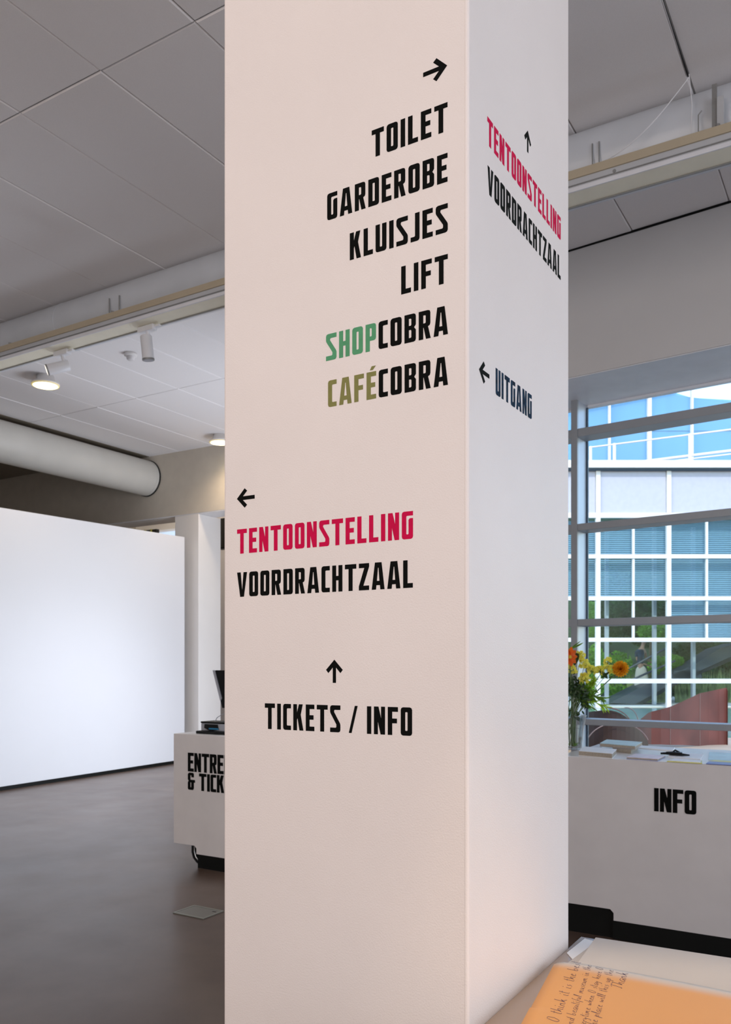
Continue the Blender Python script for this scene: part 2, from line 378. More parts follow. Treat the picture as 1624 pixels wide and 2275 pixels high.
# ------------------------------------------------------------------ cross duct and light trunking
dx = empty('cross_duct', (-2, 5.71, 4.97), 'pale blue-white round duct running across the room behind the light trunking', 'duct')
MB().tube([(-10.4, 5.71, 4.965), (5.9, 5.71, 4.965)], .225, 36).build('pipe', 'duct', dx)
for x in (-9.2, -6.9, -4.6, -2.3, 0.0, 2.3): MB().tube([(x, 5.71, 4.965), (x + .015, 5.71, 4.965)], .2275, 36).build('seam_ring', 'duct', dx)
tr = empty('light_trunking', (-2, 5.38, 4.6), 'cream and grey metal lighting trunking hung across the room', 'light rail')
TX0, TX1 = -10.2, 4.5; zt = 4.746
box('top_strip', 'beige', TX0, TX1, 5.303, 5.47, zt - .054, zt, tr, .002)
box('track', 'alu', TX0, TX1, 5.312, 5.46, zt - .110, zt - .0545, tr, .002)
mb = MB(); mb.box(TX0, TX1, 5.305, 5.3145, zt - .100, zt - .094); mb.build('groove', 'steel', tr)
box('lip', 'white', TX0, TX1, 5.30, 5.312, zt - .140, zt - .112, tr, .003)
box('reflector', 'cream', TX0, TX1, 5.3125, 5.47, zt - .139, zt - .11, tr)
box('back_edge', 'steel', TX0, TX1, 5.471, 5.485, zt - .147, zt - .08, tr)
for x in (-8.9, -7.38, -5.93, -4.5, -1.9, -.83, .6): MB().box(x - .03, x + .03, 5.35, 5.40, zt, zt + .018).tube([(x, 5.37, zt + .01), (x, 5.37, zt + .045)], .014, 8).build('clamp', 'steel', tr)
for x in (-8.0, -5.86): MB().box(x - .05, x + .05, 5.311, 5.3152, zt - .106, zt - .056).build('joint_cover', 'alu', tr)
for x in (-1.42, -.4): MB().tube([(x, 5.308, zt - .08), (x, 5.3149, zt - .08)], .011, 8).build('screw', 'steel', tr)
def at_y(px, py, Y):
    v = FW + RT * ((px - 812) / FPX) + UP * ((HOR - py) / FPX); return Vector((0, 0, EYE)) + v * (Y / v.y)
for pxs, lab, rad in (((243, 265), 'pair of thin steel rods holding the light trunking near the left spotlights', .006), ((-190, -170), 'pair of thin steel rods outside the left edge of the photo', .006), ((1316, 1331), 'pair of thin steel rods just right of the pillar', .004)):
    if pxs[0] < 0: continue
    xs = [at_y(q, 660, 5.476).x for q in pxs]
    h = empty('suspension_rod', (sum(xs) / 2, 5.44, zt), lab, 'rod')
    for x in xs: MB().tube([(x, 5.476, zt - .03), (x, 5.476, zt + .235)], rad, 8).build('rod', 'steel', h)
    box('cross_piece', 'steel', xs[0] - .01, xs[1] + .01, 5.40, 5.47, zt + .0005, zt + .006, h)
h = empty('suspension_bracket', (-.85, 5.44, zt), 'grey steel bracket holding the light trunking near the top right corner', 'bracket')
box('upright', 'steel', -.872, -.845, 5.43, 5.45, zt + .0005, zt + .33, h); box('strap', 'alu', -.842, -.805, 5.42, 5.46, zt + .01, zt + .24, h)
box('tie', 'steel', -.868, -.85, 5.451, 5.50, zt + .25, zt + .27, h)
MB().tube([(-.93, 5.44, zt + .20), (-.95, 5.44, zt + .18), (-.95, 5.44, zt + .06), (-.90, 5.44, zt + .012)], .004, 6).build('hook', 'steel', h)
# loose cable from the lifted ceiling tile
cb = MB(); a = Vector((-1.0, 5.42, 5.16)); b = Vector((-1.62, 5.36, zt + .01)); n = 16
pts = [a.lerp(b, i / n) + UP * (-.09 * math.sin(math.pi * i / n)) for i in range(n + 1)]
cb.tube(pts, .0035, 6)
tag(cb.build('loose_cable', 'white'), 'thin white cable sagging from the lifted ceiling tile to the trunking', 'cable')
cb = MB(); cb.tube([(-1.0, 5.42, 5.18), (-.985, 5.43, 5.0), (-.99, 5.43, zt + .01)], .003, 6)
tag(cb.build('hanging_cable', 'white'), 'short thin white cable hanging straight down to the trunking', 'cable')
gp = MB().prism([Vector((-1.012, 4.7, H - .0085)), Vector((-1.0115, 4.7, H - .0085)), Vector((-1.007, 5.46, H - .0085)), Vector((-1.017, 5.46, H - .0085))], (0, 0, .006)).build('ceiling_gap', 'slate_dark'); tag(gp, 'dark open gap beside the lifted ceiling tile at top right', 'gap')

# ------------------------------------------------------------------ track spotlights, downlights, detector
def at_y(px, py, Y):
    v = FW + RT * ((px - 812) / FPX) + UP * ((HOR - py) / FPX); return Vector((0, 0, EYE)) + v * (Y / v.y)
def at_z(px, py, Z):
    v = FW + RT * ((px - 812) / FPX) + UP * ((HOR - py) / FPX); return Vector((0, 0, EYE)) + v * ((Z - EYE) / v.z)
def at_d(px, py, D): return Vector((0, 0, EYE)) + (FW + RT * ((px - 812) / FPX) + UP * ((HOR - py) / FPX)) * D
ZU = zt - .139
def spot(x, lab, aim, glow):
    r = empty('track_spotlight', (x, 5.43, ZU), lab, 'spotlight', 'white spotlights on the light trunking')
    box('adapter', 'white', x - .10, x + .09, 5.41, 5.47, ZU - .052, ZU - .002, r, .006)
    box('adapter_tail', 'white', x + .085, x + .15, 5.425, 5.46, ZU - .034, ZU - .016, r)
    piv = Vector((x, 5.44, ZU - .12)); aim = Vector(aim).normalized()
    mb = MB(); mb.tube([(x, 5.44, ZU - .05), (x + .01, 5.44, ZU - .085), piv - aim * .03], .017, 10); mb.build('arm', 'white', r)
    c = piv + Vector((-.01, 0, -.035)) + aim * .03
    mb = MB(); mb.tube([c - aim * .10, c - aim * .092, c + aim * .10], [.045, .052, .052], 24, True); mb.build('housing', 'white', r)
    mb = MB(); mb.tube([c + aim * .1005, c + aim * .115], .0535, 24); mb.build('rim', 'steel', r)
    mb = MB(); mb.tube([c + aim * .1155, c + aim * .117], .046, 24); mb.build('lens', 'spotglow' if glow else 'grey_plastic', r)
    return r, c + aim * .13, aim
pA = at_y(137, 792, 5.43).x; pB = at_y(326, 735, 5.43).x
rA, cA, aA = spot(pA, 'white spotlight tilted sideways, lens glowing, beside the lit round lamp', (-.61, -.72, -.33), True)
rB, cB, aB = spot(pB, 'white spotlight hanging straight down beside the smoke detector', (.02, .12, -1), False)
def downlight(px, py, lab):
    p = at_z(px, py, H - .13)
    r = empty('round_downlight', (p.x, p.y, H), lab, 'lamp', 'round surface ceiling lamps')
    mb = MB(); mb.lathe((p.x, p.y, H - .13), [(.15, .002), (.163, .0), (.168, .012), (.168, .03), (.12, .05), (.10, .125), (0, .125)], 36); mb.build('housing', 'wall', r)
    mb = MB(); mb.lathe((p.x, p.y, H - .13), [(.146, -.002), (.160, -.001), (.168, .010)], 36); mb.build('ring', 'lampring', r)
    mb = MB(); mb.lathe((p.x, p.y, H - .13), [(.0, -.004), (.10, -.004), (.145, -.001)], 36); mb.build('diffuser', 'lampglow', r)
    light('downlight_lamp', 'SPOT', (p.x, p.y, H - .16), 75, (1, .76, .52), target=(p.x, p.y, 0), spot=R(150), blend=.9, radius=.15)
    return p
downlight(101, 857, 'round warm ceiling lamp beside the tilted spotlight at left')
downlight(489, 984, 'round warm ceiling lamp close to the bulkhead, half hidden by the pillar')
p = at_z(290, 790, H - .03)
r = empty('smoke_detector', (p.x, p.y, H), 'small off-white smoke detector on the ceiling beside a spotlight', 'detector')
MB().lathe((p.x, p.y, H), [(0, -.008), (.075, -.008), (.072, -.035), (.05, -.04)], 28).build('base', 'wall', r)
MB().lathe((p.x, p.y, H), [(.05, -.04), (.042, -.075), (.03, -.085), (0, -.088)], 28).build('sensor', 'counter', r)

# ------------------------------------------------------------------ lettering: hand drawn condensed block capitals
def G(w, *polys): return (w, polys)
s_ = .183
def rr(x0, y0, x1, y1, c): return [(x0 + c, y0), (x1 - c, y0), (x1 - c * .3, y0 + c * .3), (x1, y0 + c), (x1, y1 - c), (x1 - c * .3, y1 - c * .3), (x1 - c, y1), (x0 + c, y1), (x0 + c * .3, y1 - c * .3), (x0, y1 - c), (x0, y0 + c), (x0 + c * .3, y0 + c * .3)]
GL = {
 'T': G(.51, [(.163, 0), (.163, .825), (0, .825), (0, 1), (.51, 1), (.51, .825), (.346, .825), (.346, 0)]),
 'I': G(.183, [(0, 0), (0, 1), (.183, 1), (.183, 0)]),
 'L': G(.40, [(0, 0), (0, 1), (.183, 1), (.183, .17), (.40, .17), (.40, 0)]),
 'E': G(.41, [(0, 0), (0, 1), (.41, 1), (.41, .83), (.183, .83), (.183, .60), (.37, .60), (.37, .43), (.183, .43), (.183, .17), (.41, .17), (.41, 0)]),
 'F': G(.42, [(0, 0), (0, 1), (.42, 1), (.42, .83), (.183, .83), (.183, .59), (.38, .59), (.38, .42), (.183, .42), (.183, 0)]),
 'O': G(.46, rr(0, 0, .46, 1, .09), rr(.183, .17, .277, .83, .025)),
 'D': G(.46, [(0, 0), (0, 1), (.37, 1), (.435, .975), (.46, .91), (.46, .09), (.435, .025), (.37, 0)], rr(.183, .17, .277, .83, .02)),
 'C': G(.385, [(.09, 0), (.025, .025), (0, .09), (0, .91), (.025, .975), (.09, 1), (.385, 1), (.385, .83), (.208, .83), (.183, .805), (.183, .195), (.208, .17), (.385, .17), (.385, 0)]),
 'G': G(.46, [(.09, 0), (.025, .025), (0, .09), (0, .91), (.025, .975), (.09, 1), (.46, 1), (.46, .84), (.208, .84), (.183, .815), (.183, .195), (.208, .17), (.252, .17), (.277, .195), (.277, .69), (.32, .745), (.46, .745), (.46, .09), (.435, .025), (.37, 0)]),
 'N': G(.465, [(0, 0), (0, 1), (.19, 1), (.30, .58), (.30, 1), (.465, 1), (.465, 0), (.28, 0), (.165, .46), (.165, 0)]),
 'H': G(.465, [(0, 0), (0, 1), (.18, 1), (.18, .60), (.285, .60), (.285, 1), (.465, 1), (.465, 0), (.285, 0), (.285, .43), (.18, .43), (.18, 0)]),
 'U': G(.46, [(.09, 0), (.025, .025), (0, .09), (0, 1), (.183, 1), (.183, .195), (.208, .17), (.252, .17), (.277, .195), (.277, 1), (.46, 1), (.46, .09), (.435, .025), (.37, 0)]),
 'J': G(.36, [(0, 0), (0, .17), (.152, .17), (.177, .195), (.177, 1), (.36, 1), (.36, .09), (.335, .025), (.27, 0)]),
 'S': G(.47, [(0, 0), (0, .17), (.26, .17), (.287, .20), (.287, .29), (.02, .70), (0, .76), (0, .91), (.025, .975), (.09, 1), (.47, 1), (.47, .83), (.21, .83), (.183, .80), (.183, .75), (.45, .34), (.47, .28), (.47, .09), (.445, .025), (.38, 0)]),
 'Z': G(.45, [(0, 0), (0, .15), (.24, .83), (0, .83), (0, 1), (.45, 1), (.45, .87), (.20, .17), (.45, .17), (.45, 0)]),
 'V': G(.525, [(.165, 0), (0, 1), (.19, 1), (.265, .26), (.34, 1), (.525, 1), (.36, 0)]),
 'A': G(.555, [(0, 0), (.14, 1), (.425, 1), (.555, 0), (.375, 0), (.357, .16), (.205, .16), (.185, 0)], [(.225, .32), (.335, .32), (.295, .80), (.27, .80)]),
 'R': G(.475, [(0, 0), (0, 1), (.37, 1), (.435, .975), (.46, .91), (.46, .54), (.44, .47), (.37, .43), (.475, 0), (.29, 0), (.195, .41), (.18, .41), (.18, 0)], [(.18, .56), (.255, .56), (.278, .585), (.278, .815), (.255, .84), (.18, .84)]),
 'B': G(.46, [(0, 0), (0, 1), (.37, 1), (.435, .975), (.46, .91), (.46, .60), (.39, .51), (.46, .42), (.46, .09), (.435, .025), (.37, 0)], [(.18, .16), (.255, .16), (.278, .185), (.278, .41), (.255, .44), (.18, .44)], [(.18, .59), (.255, .59), (.278, .62), (.278, .815), (.255, .84), (.18, .84)]),
 'P': G(.44, [(0, 0), (0, 1), (.35, 1), (.415, .975), (.44, .91), (.44, .47), (.415, .405), (.35, .38), (.18, .38), (.18, 0)], [(.18, .54), (.235, .54), (.26, .565), (.26, .815), (.235, .84), (.18, .84)]),
 'K': G(.49, [(0, 0), (0, 1), (.18, 1), (.18, .68), (.275, 1), (.46, 1), (.36, .60), (.49, 0), (.30, 0), (.205, .48), (.18, .40), (.18, 0)]),
 '/': G(.38, [(0, 0), (.26, 1), (.38, 1), (.12, 0)]),
 '&': G(.50, [(.09, 0), (.025, .025), (0, .09), (0, .44), (.06, .52), (0, .60), (0, .91), (.09, 1), (.36, 1), (.42, .94), (.42, .74), (.25, .74), (.25, .84), (.18, .84), (.18, .59), (.42, .59), (.50, .59), (.50, .43), (.42, .43), (.42, .09), (.36, 0)], [(.18, .16), (.24, .16), (.24, .43), (.18, .43)]),
 "'": G(.14, [(.02, 1.06), (.10, 1.20), (.28, 1.20), (.15, 1.06)]),
 ' ': G(.24),
}
ARROW = [(-.083, 0), (-.083, .66), (-.31, .42), (-.43, .56), (0, 1), (.43, .56), (.31, .42), (.083, .66), (.083, 0)]
def flat_mesh(polys, thick):
    cu = bpy.data.curves.new('t', 'CURVE'); cu.dimensions = '2D'; cu.fill_mode = 'BOTH'; cu.extrude = thick
    for p in polys:
        sp = cu.splines.new('POLY'); sp.points.add(len(p) - 1)
        for q, (x, y) in zip(sp.points, p): q.co = (x, y, 0, 1)
        sp.use_cyclic_u = True
    o = bpy.data.objects.new('t', cu); me = bpy.data.meshes.new_from_object(o)
    bpy.data.objects.remove(o); return me
def text_polys(txt, gap=.115):
    x = 0; out = []
    for i, ch in enumerate(txt):
        if ch == 'É':
            w, ps = GL['E']; out += [[(a + x, b) for a, b in p] for p in ps]; out += [[(a + x + .12, b) for a, b in p] for p in GL["'"][1]]
        else:
            w, ps = GL[ch]; out += [[(a + x, b) for a, b in p] for p in ps]
        x += w + (gap if ch != ' ' else 0)
    return out, x - gap
def lettering(polys, mname, org, ux, sx, sz, parent, name='lettering', label=None, thick=.00012):
    """org: world point of (0,0); ux: world direction of text; sx, sz: metres per unit along/up"""
    ux = Vector(ux); nrm = ux.cross(UP)
    me = flat_mesh([[(a * sx, b * sz) for a, b in p] for p in polys], thick)
    Lc = Vector(org) - origin_of(parent) + nrm * thick
    for v in me.vertices: v.co = Lc + ux * v.co.x + UP * v.co.y + nrm * v.co.z
    me.materials.append(M[mname]); me.update()
    o = bpy.data.objects.new(name, me); COL.objects.link(o); o.parent = parent
    if label: o['label'] = label
    return o

# ------------------------------------------------------------------ the pillar
PX0, PX1, PY0, PY1 = -1.265, -.665, 1.468, 2.068
pil = empty('sign_pillar', (-.965, 1.768, 0), 'big square cream-painted pillar with black, red, green and olive direction lettering', 'pillar')
sh = box('shaft', 'pillar', PX0, PX1, PY0, PY1, 0, H - .012, pil, .006)
sh.modifiers['b'].segments = 3
mb = MB(); mb.box(PX1 - .013, PX1 + .0004, PY0 - .0004, PY0 + .012, 0, H - .02); mb.build('corner_bead', 'pillar', pil, .006, seg=3)
CAPH = .0550
XF = Vector((1, 0, 0)); YF = Vector((0, 1, 0))
def line_front(txt, m, x0, x1, z, h=CAPH, label=None):
    p, w = text_polys(txt); lettering(p, m, (x0, PY0 - .0002, z), XF, (x1 - x0) / w, h, pil, label=label)
def line_right(txt, m, y0, y1, z, h=CAPH, label=None):
    p, w = text_polys(txt); lettering(p, m, (PX1 + .0002, y0, z), YF, (y1 - y0) / w, h, pil, label=label)
K_ = 'black word '
line_front('TOILET', 'black', -.8769, -.7085, 2.6192, label=K_ + 'TOILET')
line_front('GARDEROBE', 'black', -.9845, -.7085, 2.5225, label=K_ + 'GARDEROBE')
line_front('KLUISJES', 'black', -.9290, -.7080, 2.4265, label=K_ + 'KLUISJES')
line_front('LIFT', 'black', -.8093, -.7079, 2.3295, label=K_ + 'LIFT')
def twotone(a, b, ma, xl, xr, z, xm):
    p, w = text_polys(a); lettering(p, ma, (xl, PY0 - .0002, z), XF, (xm[0] - xl) / w, CAPH, pil, label={'green': 'green word SHOP', 'olive': 'olive word CAFÉ'}[ma])
    p, w = text_polys(b); lettering(p, 'black', (xm[1], PY0 - .0002, z), XF, (xr - xm[1]) / w, CAPH, pil, label='black word COBRA after ' + a)
# boundaries of the coloured halves
def fx(px): return at_y(px, 1300, PY0).x
twotone('SHOP', 'COBRA', 'green', fx(724.5), fx(995.3), 2.2316, (fx(835.4), fx(841.2)))
twotone('CAFÉ', 'COBRA', 'olive', fx(729), fx(995.3), 2.1348, (fx(835.8), fx(841.6)))
line_front('TENTOONSTELLING', 'red', -1.2253, -.7830, 1.8472, .0543, label='crimson word TENTOONSTELLING')
line_front('VOORDRACHTZAAL', 'black', -1.2253, -.7834, 1.7516, .0543, label=K_ + 'VOORDRACHTZAAL')
pt, w1 = text_polys('TICKETS')
def fxx(x): return fx(560 + x / 4.06)
line_front('TICKETS', 'black', fxx(116), fxx(797), 1.4618, .0556, label=K_ + 'TICKETS')
line_front('/', 'black', fxx(873), fxx(953), 1.4618, .0556, label='black slash')
line_front('INFO', 'black', fxx(1037), fxx(1444), 1.4618, .0556, label=K_ + 'INFO')
line_right('TENTOONSTELLING', 'red', 1.5568, 2.0035, 2.6271, .0546, label='crimson word TENTOONSTELLING')
line_right('VOORDRACHTZAAL', 'black', 1.5579, 2.0030, 2.5312, .0546, label=K_ + 'VOORDRACHTZAAL')
line_right('UITGANG', 'navy', 1.5991, 1.8047, 2.1452, .0536, label='dark blue word UITGANG')
def arrow(org, ux, h, rot, label):
    c, s = math.cos(rot), math.sin(rot)
    p = [[((x) * c - (y - .5) * s, (x) * s + (y - .5) * c) for x, y in ARROW]]
    lettering(p, 'black', org, ux, h, h, pil, 'arrow', label)
arrow((-.735, PY0 - .0002, 2.7443), XF, .0515, -math.pi / 2, 'black arrow pointing right')
arrow((-1.2008, PY0 - .0002, 1.9696), XF, .0500, math.pi / 2, 'black arrow pointing left')
arrow((-.9667, PY0 - .0002, 1.5876), XF, .0480, 0, 'black arrow pointing up')
arrow((PX1 + .0002, 1.7800, 2.7492), YF, .0480, 0, 'black arrow pointing up')
arrow((PX1 + .0002, 1.5416, 2.1712), YF, .0505, math.pi / 2, 'black arrow pointing left')

# ------------------------------------------------------------------ the two desks
def desk(name, lab, x0, x1, y0, y1, notch_left):
    r = empty(name, ((x0 + x1) / 2, (y0 + y1) / 2, 0), lab, 'desk')
    # front board with the stepped lower edge
    z0, zs, zt_ = .108, .172, 1.05; xn = notch_left
    P = [(x0, zs), (xn - .02, zs), (xn, zs - .02), (xn, z0), (x1 - .25, z0), (x1 - .25, zs), (x1, zs), (x1, zt_), (x0, zt_)]
    mb = MB(); mb.prism([Vector((a, y0 + .02, b)) for a, b in P], (0, -.02, 0)); mb.build('front_board', 'counter', r, .0015)
    box('worktop', 'ctop', x0, x1, y0 + .0205, y1, 1.022, 1.052, r, .001)
    box('side_board', 'counter', x0, x0 + .03, y0 + .0205, y1, zs, 1.0215, r, .001); box('side_board', 'counter', x1 - .03, x1, y0 + .0205, y1, zs, 1.0215, r, .001)
    box('rear_board', 'counter', x0 + .031, x1 - .031, y1 - .22, y1 - .2, z0, 1.0215, r)
    return r
d1 = desk('ticket_desk', 'white ticket desk lettered ENTREE & TICKETS, left of the pillar', -4.873, -2.4, 5.05, 5.62, -4.632)
box('plinth', 'plinth', -4.62, -2.66, 5.055, 5.5, 0, .107, d1)
p, w = text_polys('ENTREE', .05); lettering(p, 'black', (-4.719, 5.0495, .757), XF, .1495, .149, d1, label='black word ENTREE', thick=.001)
p, w = text_polys('& TICKETS', .05); lettering(p, 'black', (-4.719, 5.0495, .612), XF, .1495, .136, d1, label='black words & TICKETS', thick=.001)
mb = MB(); pts = [Vector((x, 5.095, z)) for x, z in ((-4.67, .19), (-4.69, .155), (-4.69, .115), (-4.675, .075), (-4.645, .048), (-4.60, .035), (-4.58, .034))]
mb.tube(pts, .026, 12); mb.build('bent_foot', 'black_plastic', d1)
mb = MB(); mb.tube([q + Vector((.018, -.022, .004)) for q in pts], .006, 8); mb.build('foot_trim', 'chrome', d1)
d2 = desk('info_desk', 'white desk lettered INFO, standing in front of the window', -1.68, .95, 5.0, 5.90, -1.342)
box('plinth', 'plinth', -1.66, .93, 5.0215, 5.68, 0, .171, d2); box('plinth_base', 'plinth', -1.345, .70, 4.999, 5.021, 0, .107, d2)
p, w = text_polys('INFO', .055); lettering(p, 'black', (-1.111, 4.9995, .7685), XF, (.2275) / w, .1325, d2, label='black word INFO', thick=.001)

# on the ticket desk: monitor, printer with cable
mo = empty('monitor', (-4.50, 5.45, 1.052), 'black monitor seen edge-on standing on the ticket desk', 'monitor')
a = at_y(475, 1489, 5.4); b = at_y(491, 1573, 5.4)
P = [Vector((a.x, 5.40, a.z)), Vector((a.x + .28, 5.40, a.z)), Vector((b.x + .22, 5.40, b.z)), Vector((b.x + .01, 5.40, b.z))]
mb = MB(); mb.prism(P, (0, .035, 0)); mb.build('screen_back', 'black_plastic', mo, .004)
P = [Vector((a.x - .006, 5.39, a.z)), Vector((a.x + .016, 5.39, a.z)), Vector((b.x + .014, 5.39, b.z + .08)), Vector((b.x - .001, 5.39, b.z + .06))]
mb = MB(); mb.prism(P, (0, .008, 0)); mb.build('side_frame', 'grey_plastic', mo)
mb = MB(); mb.tube([(b.x + .16, 5.45, b.z + .06), (b.x + .16, 5.50, 1.07)], .022, 10); mb.build('stand', 'black_plastic', mo); box('foot', 'black_plastic', b.x + .05, b.x + .3, 5.40, 5.58, 1.0525, 1.066, mo, .004)
a = at_y(452, 1602, 5.2); x0 = a.x; zt2 = a.z
pr = empty('ticket_printer', (x0 + .16, 5.25, 1.052), 'small black and grey ticket printer with a blue part, on the ticket desk', 'printer')
box('base', 'black_plastic', x0 - .02, x0 + .32, 5.13, 5.34, 1.0525, 1.075, pr, .006)
box('body', 'grey_plastic', x0, x0 + .30, 5.17, 5.32, 1.0755, zt2 - .014, pr, .006)
box('lid', 'black_plastic', x0, x0 + .30, 5.165, 5.325, zt2 - .0135, zt2, pr, .004)
P = [(x0 + .05, zt2 - .02), (x0 + .18, zt2 - .02), (x0 + .19, zt2 - .06), (x0 + .14, 1.078), (x0 + .10, 1.078), (x0 + .045, zt2 - .05)]
mb = MB(); mb.prism([Vector((u, 5.169, v)) for u, v in P], (0, -.012, 0)); mb.build('paper_slot', 'black_plastic', pr)
box('latch', 'blue_plastic', x0 + .10, x0 + .20, 5.150, 5.156, 1.088, 1.100, pr, .002)
mb = MB(); c0 = Vector((x0 + .09, 5.24, zt2)); mb.tube([c0, c0 + Vector((.02, 0, .03)), c0 + Vector((.07, 0, .055)), c0 + Vector((.14, .02, .075)), c0 + Vector((.2, .10, .03)), c0 + Vector((.22, .14, -.088))], .003, 8); 
tag(mb.build('printer_cable', 'grey_plastic'), 'thin grey cable looping up from the ticket printer', 'cable')

# hatch in the floor
hp = empty('floor_hatch', (-3.785, 4.145, 0), 'small square metal hatch plate set in the floor', 'hatch')
mb = MB(); X0, X1, Y0_, Y1_ = -3.912, -3.652, 4.045, 4.245
mb.box(X0, X1, Y0_, Y0_ + .012, .0005, .006).box(X0, X1, Y1_ - .012, Y1_, .0005, .006).box(X0, X0 + .012, Y0_ + .012, Y1_ - .012, .0005, .006).box(X1 - .012, X1, Y0_ + .012, Y1_ - .012, .0005, .006)
mb.build('rim', 'hatch_rim', hp); box('plate', 'hatch', X0 + .0125, X1 - .0125, Y0_ + .0125, Y1_ - .0125, .0005, .004, hp)
box('finger_slot', 'plinth', X1 - .06, X1 - .03, Y1_ - .05, Y1_ - .04, .0042, .0047, hp)

# ------------------------------------------------------------------ window
win = empty('window_1', (0, 8.0, 0), None, None); win['kind'] = 'structure'
UU = [-2.05, .02, 3.1, 5.6, 8.1]
for k, u in enumerate(UU):
    mb = MB(); wbox(mb, u, u + .062, 0.0, .03, .0, BZ); mb.build('mullion', 'mullion', win, .002)
    mb = MB(); wbox(mb, u + .002, u + .060, .0305, .26, .0, BZ); mb.build('mullion_web', 'reveal', win)  # lighter, bluer aluminium copy paints the daylight on the side face
TZ = [(3.795, 3.868), (2.905, 2.970), (2.020, 2.080), (1.048, 1.108)]
TZ = [(3.735, 3.812), (2.858, 2.922), (1.966, 2.030), (1.045, 1.100)]
for k in range(len(UU) - 1):
    for j, (a, b) in enumerate(TZ):
        mb = MB(); wbox(mb, UU[k] + .063, UU[k + 1] - .001, .004, .215, a, b); mb.build('transom', 'mullion', win, .003)
    g0, g1 = UU[k] + .063, UU[k + 1] - .001
    edges = [.0] + [v for ab in sorted(TZ) for v in ab] + [BZ]
    for j in range(0, len(edges), 2):
        z0, z1 = edges[j], edges[j + 1]
        if z1 - z0 < .05: continue
        mb = MB(); wbox(mb, g0 + .012, g1 - .012, .228, .236, z0 - .02, z1 + .02); mb.build('pane', 'glass', win)
    mb = MB(); wbox(mb, g0, g0 + .013, .220, .245, 0, BZ); wbox(mb, g1 - .013, g1, .220, .245, 0, BZ); mb.build('gasket', 'gasket', win)
mb = MB(); wbox(mb, -2.1, 8.2, .22, .28, BZ - .03, BZ); mb.build('head_rail', 'white', win)

# ------------------------------------------------------------------ outside: paving, pond, facade
def P3(u, d, z): return FW * d + RT * u + UP * z          # u metres to the right, d metres ahead of the eye (a plain turned ground grid)
def fbox(mb, u0, u1, d0, d1, z0, z1): return mb.obox(P3((u0 + u1) / 2, (d0 + d1) / 2, (z0 + z1) / 2), RT, FW, UP, (u1 - u0) / 2, (d1 - d0) / 2, (z1 - z0) / 2)
struct(box('ground_paving', 'sand', -4.44, 16, 7.951, 16.6, -.3, -.02)); struct(box('ground_paving', 'sand', -50, 16, 16.6, 60, -.3, -.02))
mb = MB(); fbox(mb, 6.0, 40, 19.0, 31.5, -.0195, .012); tag(mb.build('pond', 'lawn'), 'shallow teal pond at the foot of the glass building outside', 'pond')
D = 32.0; mpx = D / FPX
fa = empty('glass_building', P3(12, D, 0), 'white-framed glass building across the courtyard outside the window', 'building')
def fu(px): return (px - 812) * D / FPX
def fz(py): return EYE + (HOR - py) * D / FPX
Vthick = [1171, 1328, 1485, 1642, 1799, 1956]; Vthin = [1249, 1407, 1570, 1721, 1878]
for px in Vthick:
    mb = MB(); fbox(mb, fu(px - 4.8), fu(px + 4.8), D - .08, D + .10, 0, fz(1047)); mb.build('mullion', 'fac_white', fa)
for px in Vthin:
    mb = MB(); fbox(mb, fu(px - 2.5), fu(px + 2.5), D - .03, D + .08, fz(1418), fz(1152)); mb.build('thin_mullion', 'fac_white', fa)
U0, U1 = fu(1160), fu(1960)
for (ya, yb) in ((1140, 1151), (1232, 1241), (1325, 1334), (1417, 1426), (1508, 1518)):
    mb = MB(); fbox(mb, U0, U1, D - .079, D + .09, fz(yb), fz(ya)); mb.build('crossbar', 'fac_white', fa)
for i in range(len(Vthick) - 1):
    mb = MB(); fbox(mb, fu(Vthick[i] + 6), fu(Vthick[i + 1] - 6), D, D + .06, fz(1140), fz(1047)); mb.build('spandrel_panel', 'spandrel', fa)
    rows = [(1151, 1232), (1241, 1325), (1334, 1417), (1426, 1508), (1518, 1572)]
    for k, (ya, yb) in enumerate(rows):
        cells = [(Vthick[i] + 5.5, Vthin[i] - 2.5), (Vthin[i] + 2.5, Vthick[i + 1] - 5.5)] if k < 3 else [(Vthick[i] + 5.5, Vthick[i + 1] - 5.5)]
        for a, b in cells:
            mb = MB(); fbox(mb, fu(a), fu(b), D + .01, D + .03, max(0, fz(yb)), fz(ya)); mb.build('pane', 'fac_glass', fa)
mb = MB(); fbox(mb, U0, U1, D - .35, D + .5, fz(1043), fz(1027)); mb.build('parapet_cap', 'fac_white', fa)
mb = MB(); fbox(mb, U0, U1, D - .2, D + .4, fz(1047), fz(1043.2)); mb.build('shadow_gap', 'gasket', fa)
mb = MB(); fbox(mb, U0, U1, D + .51, D + 1.6, fz(1041), fz(1033)); tag(mb.build('roof_terrace', 'fac_white'), 'white roof terrace behind the parapet of the glass building', 'terrace')
# venetian blinds behind the upper panes
for i, (a, b, ya, yb) in enumerate([(1165, 1490, 1151, 1234), (1490, 1960, 1151, 1420), (1165, 1490, 1241, 1325)]):
    mb = MB(); z = fz(yb); zt_ = fz(ya)
    while z < zt_:
        c = P3((fu(a) + fu(b)) / 2, D + .45, z); mb.obox(c, RT, FW * .55 + UP * .8, FW, (fu(b) - fu(a)) / 2, .041 if i < 2 else .034, .003); z += .074
    o = mb.build('blind', 'blind', fa); o['kind'] = 'stuff'
mb = MB(); fbox(mb, U0, U1, D + 10.5, D + 10.8, -.02, 9.2); tag(mb.build('garden_wall', mat('garden_shade', (.022, .05, .022), .8, noise=(.6, .6, 5))), 'dark green overgrown wall far behind the panes of the glass building', 'wall')
mb = MB(); fbox(mb, U0, U1, D + .6, D + 10.4, -.0195, .04); struct(mb.build('ground_garden', 'counter'))
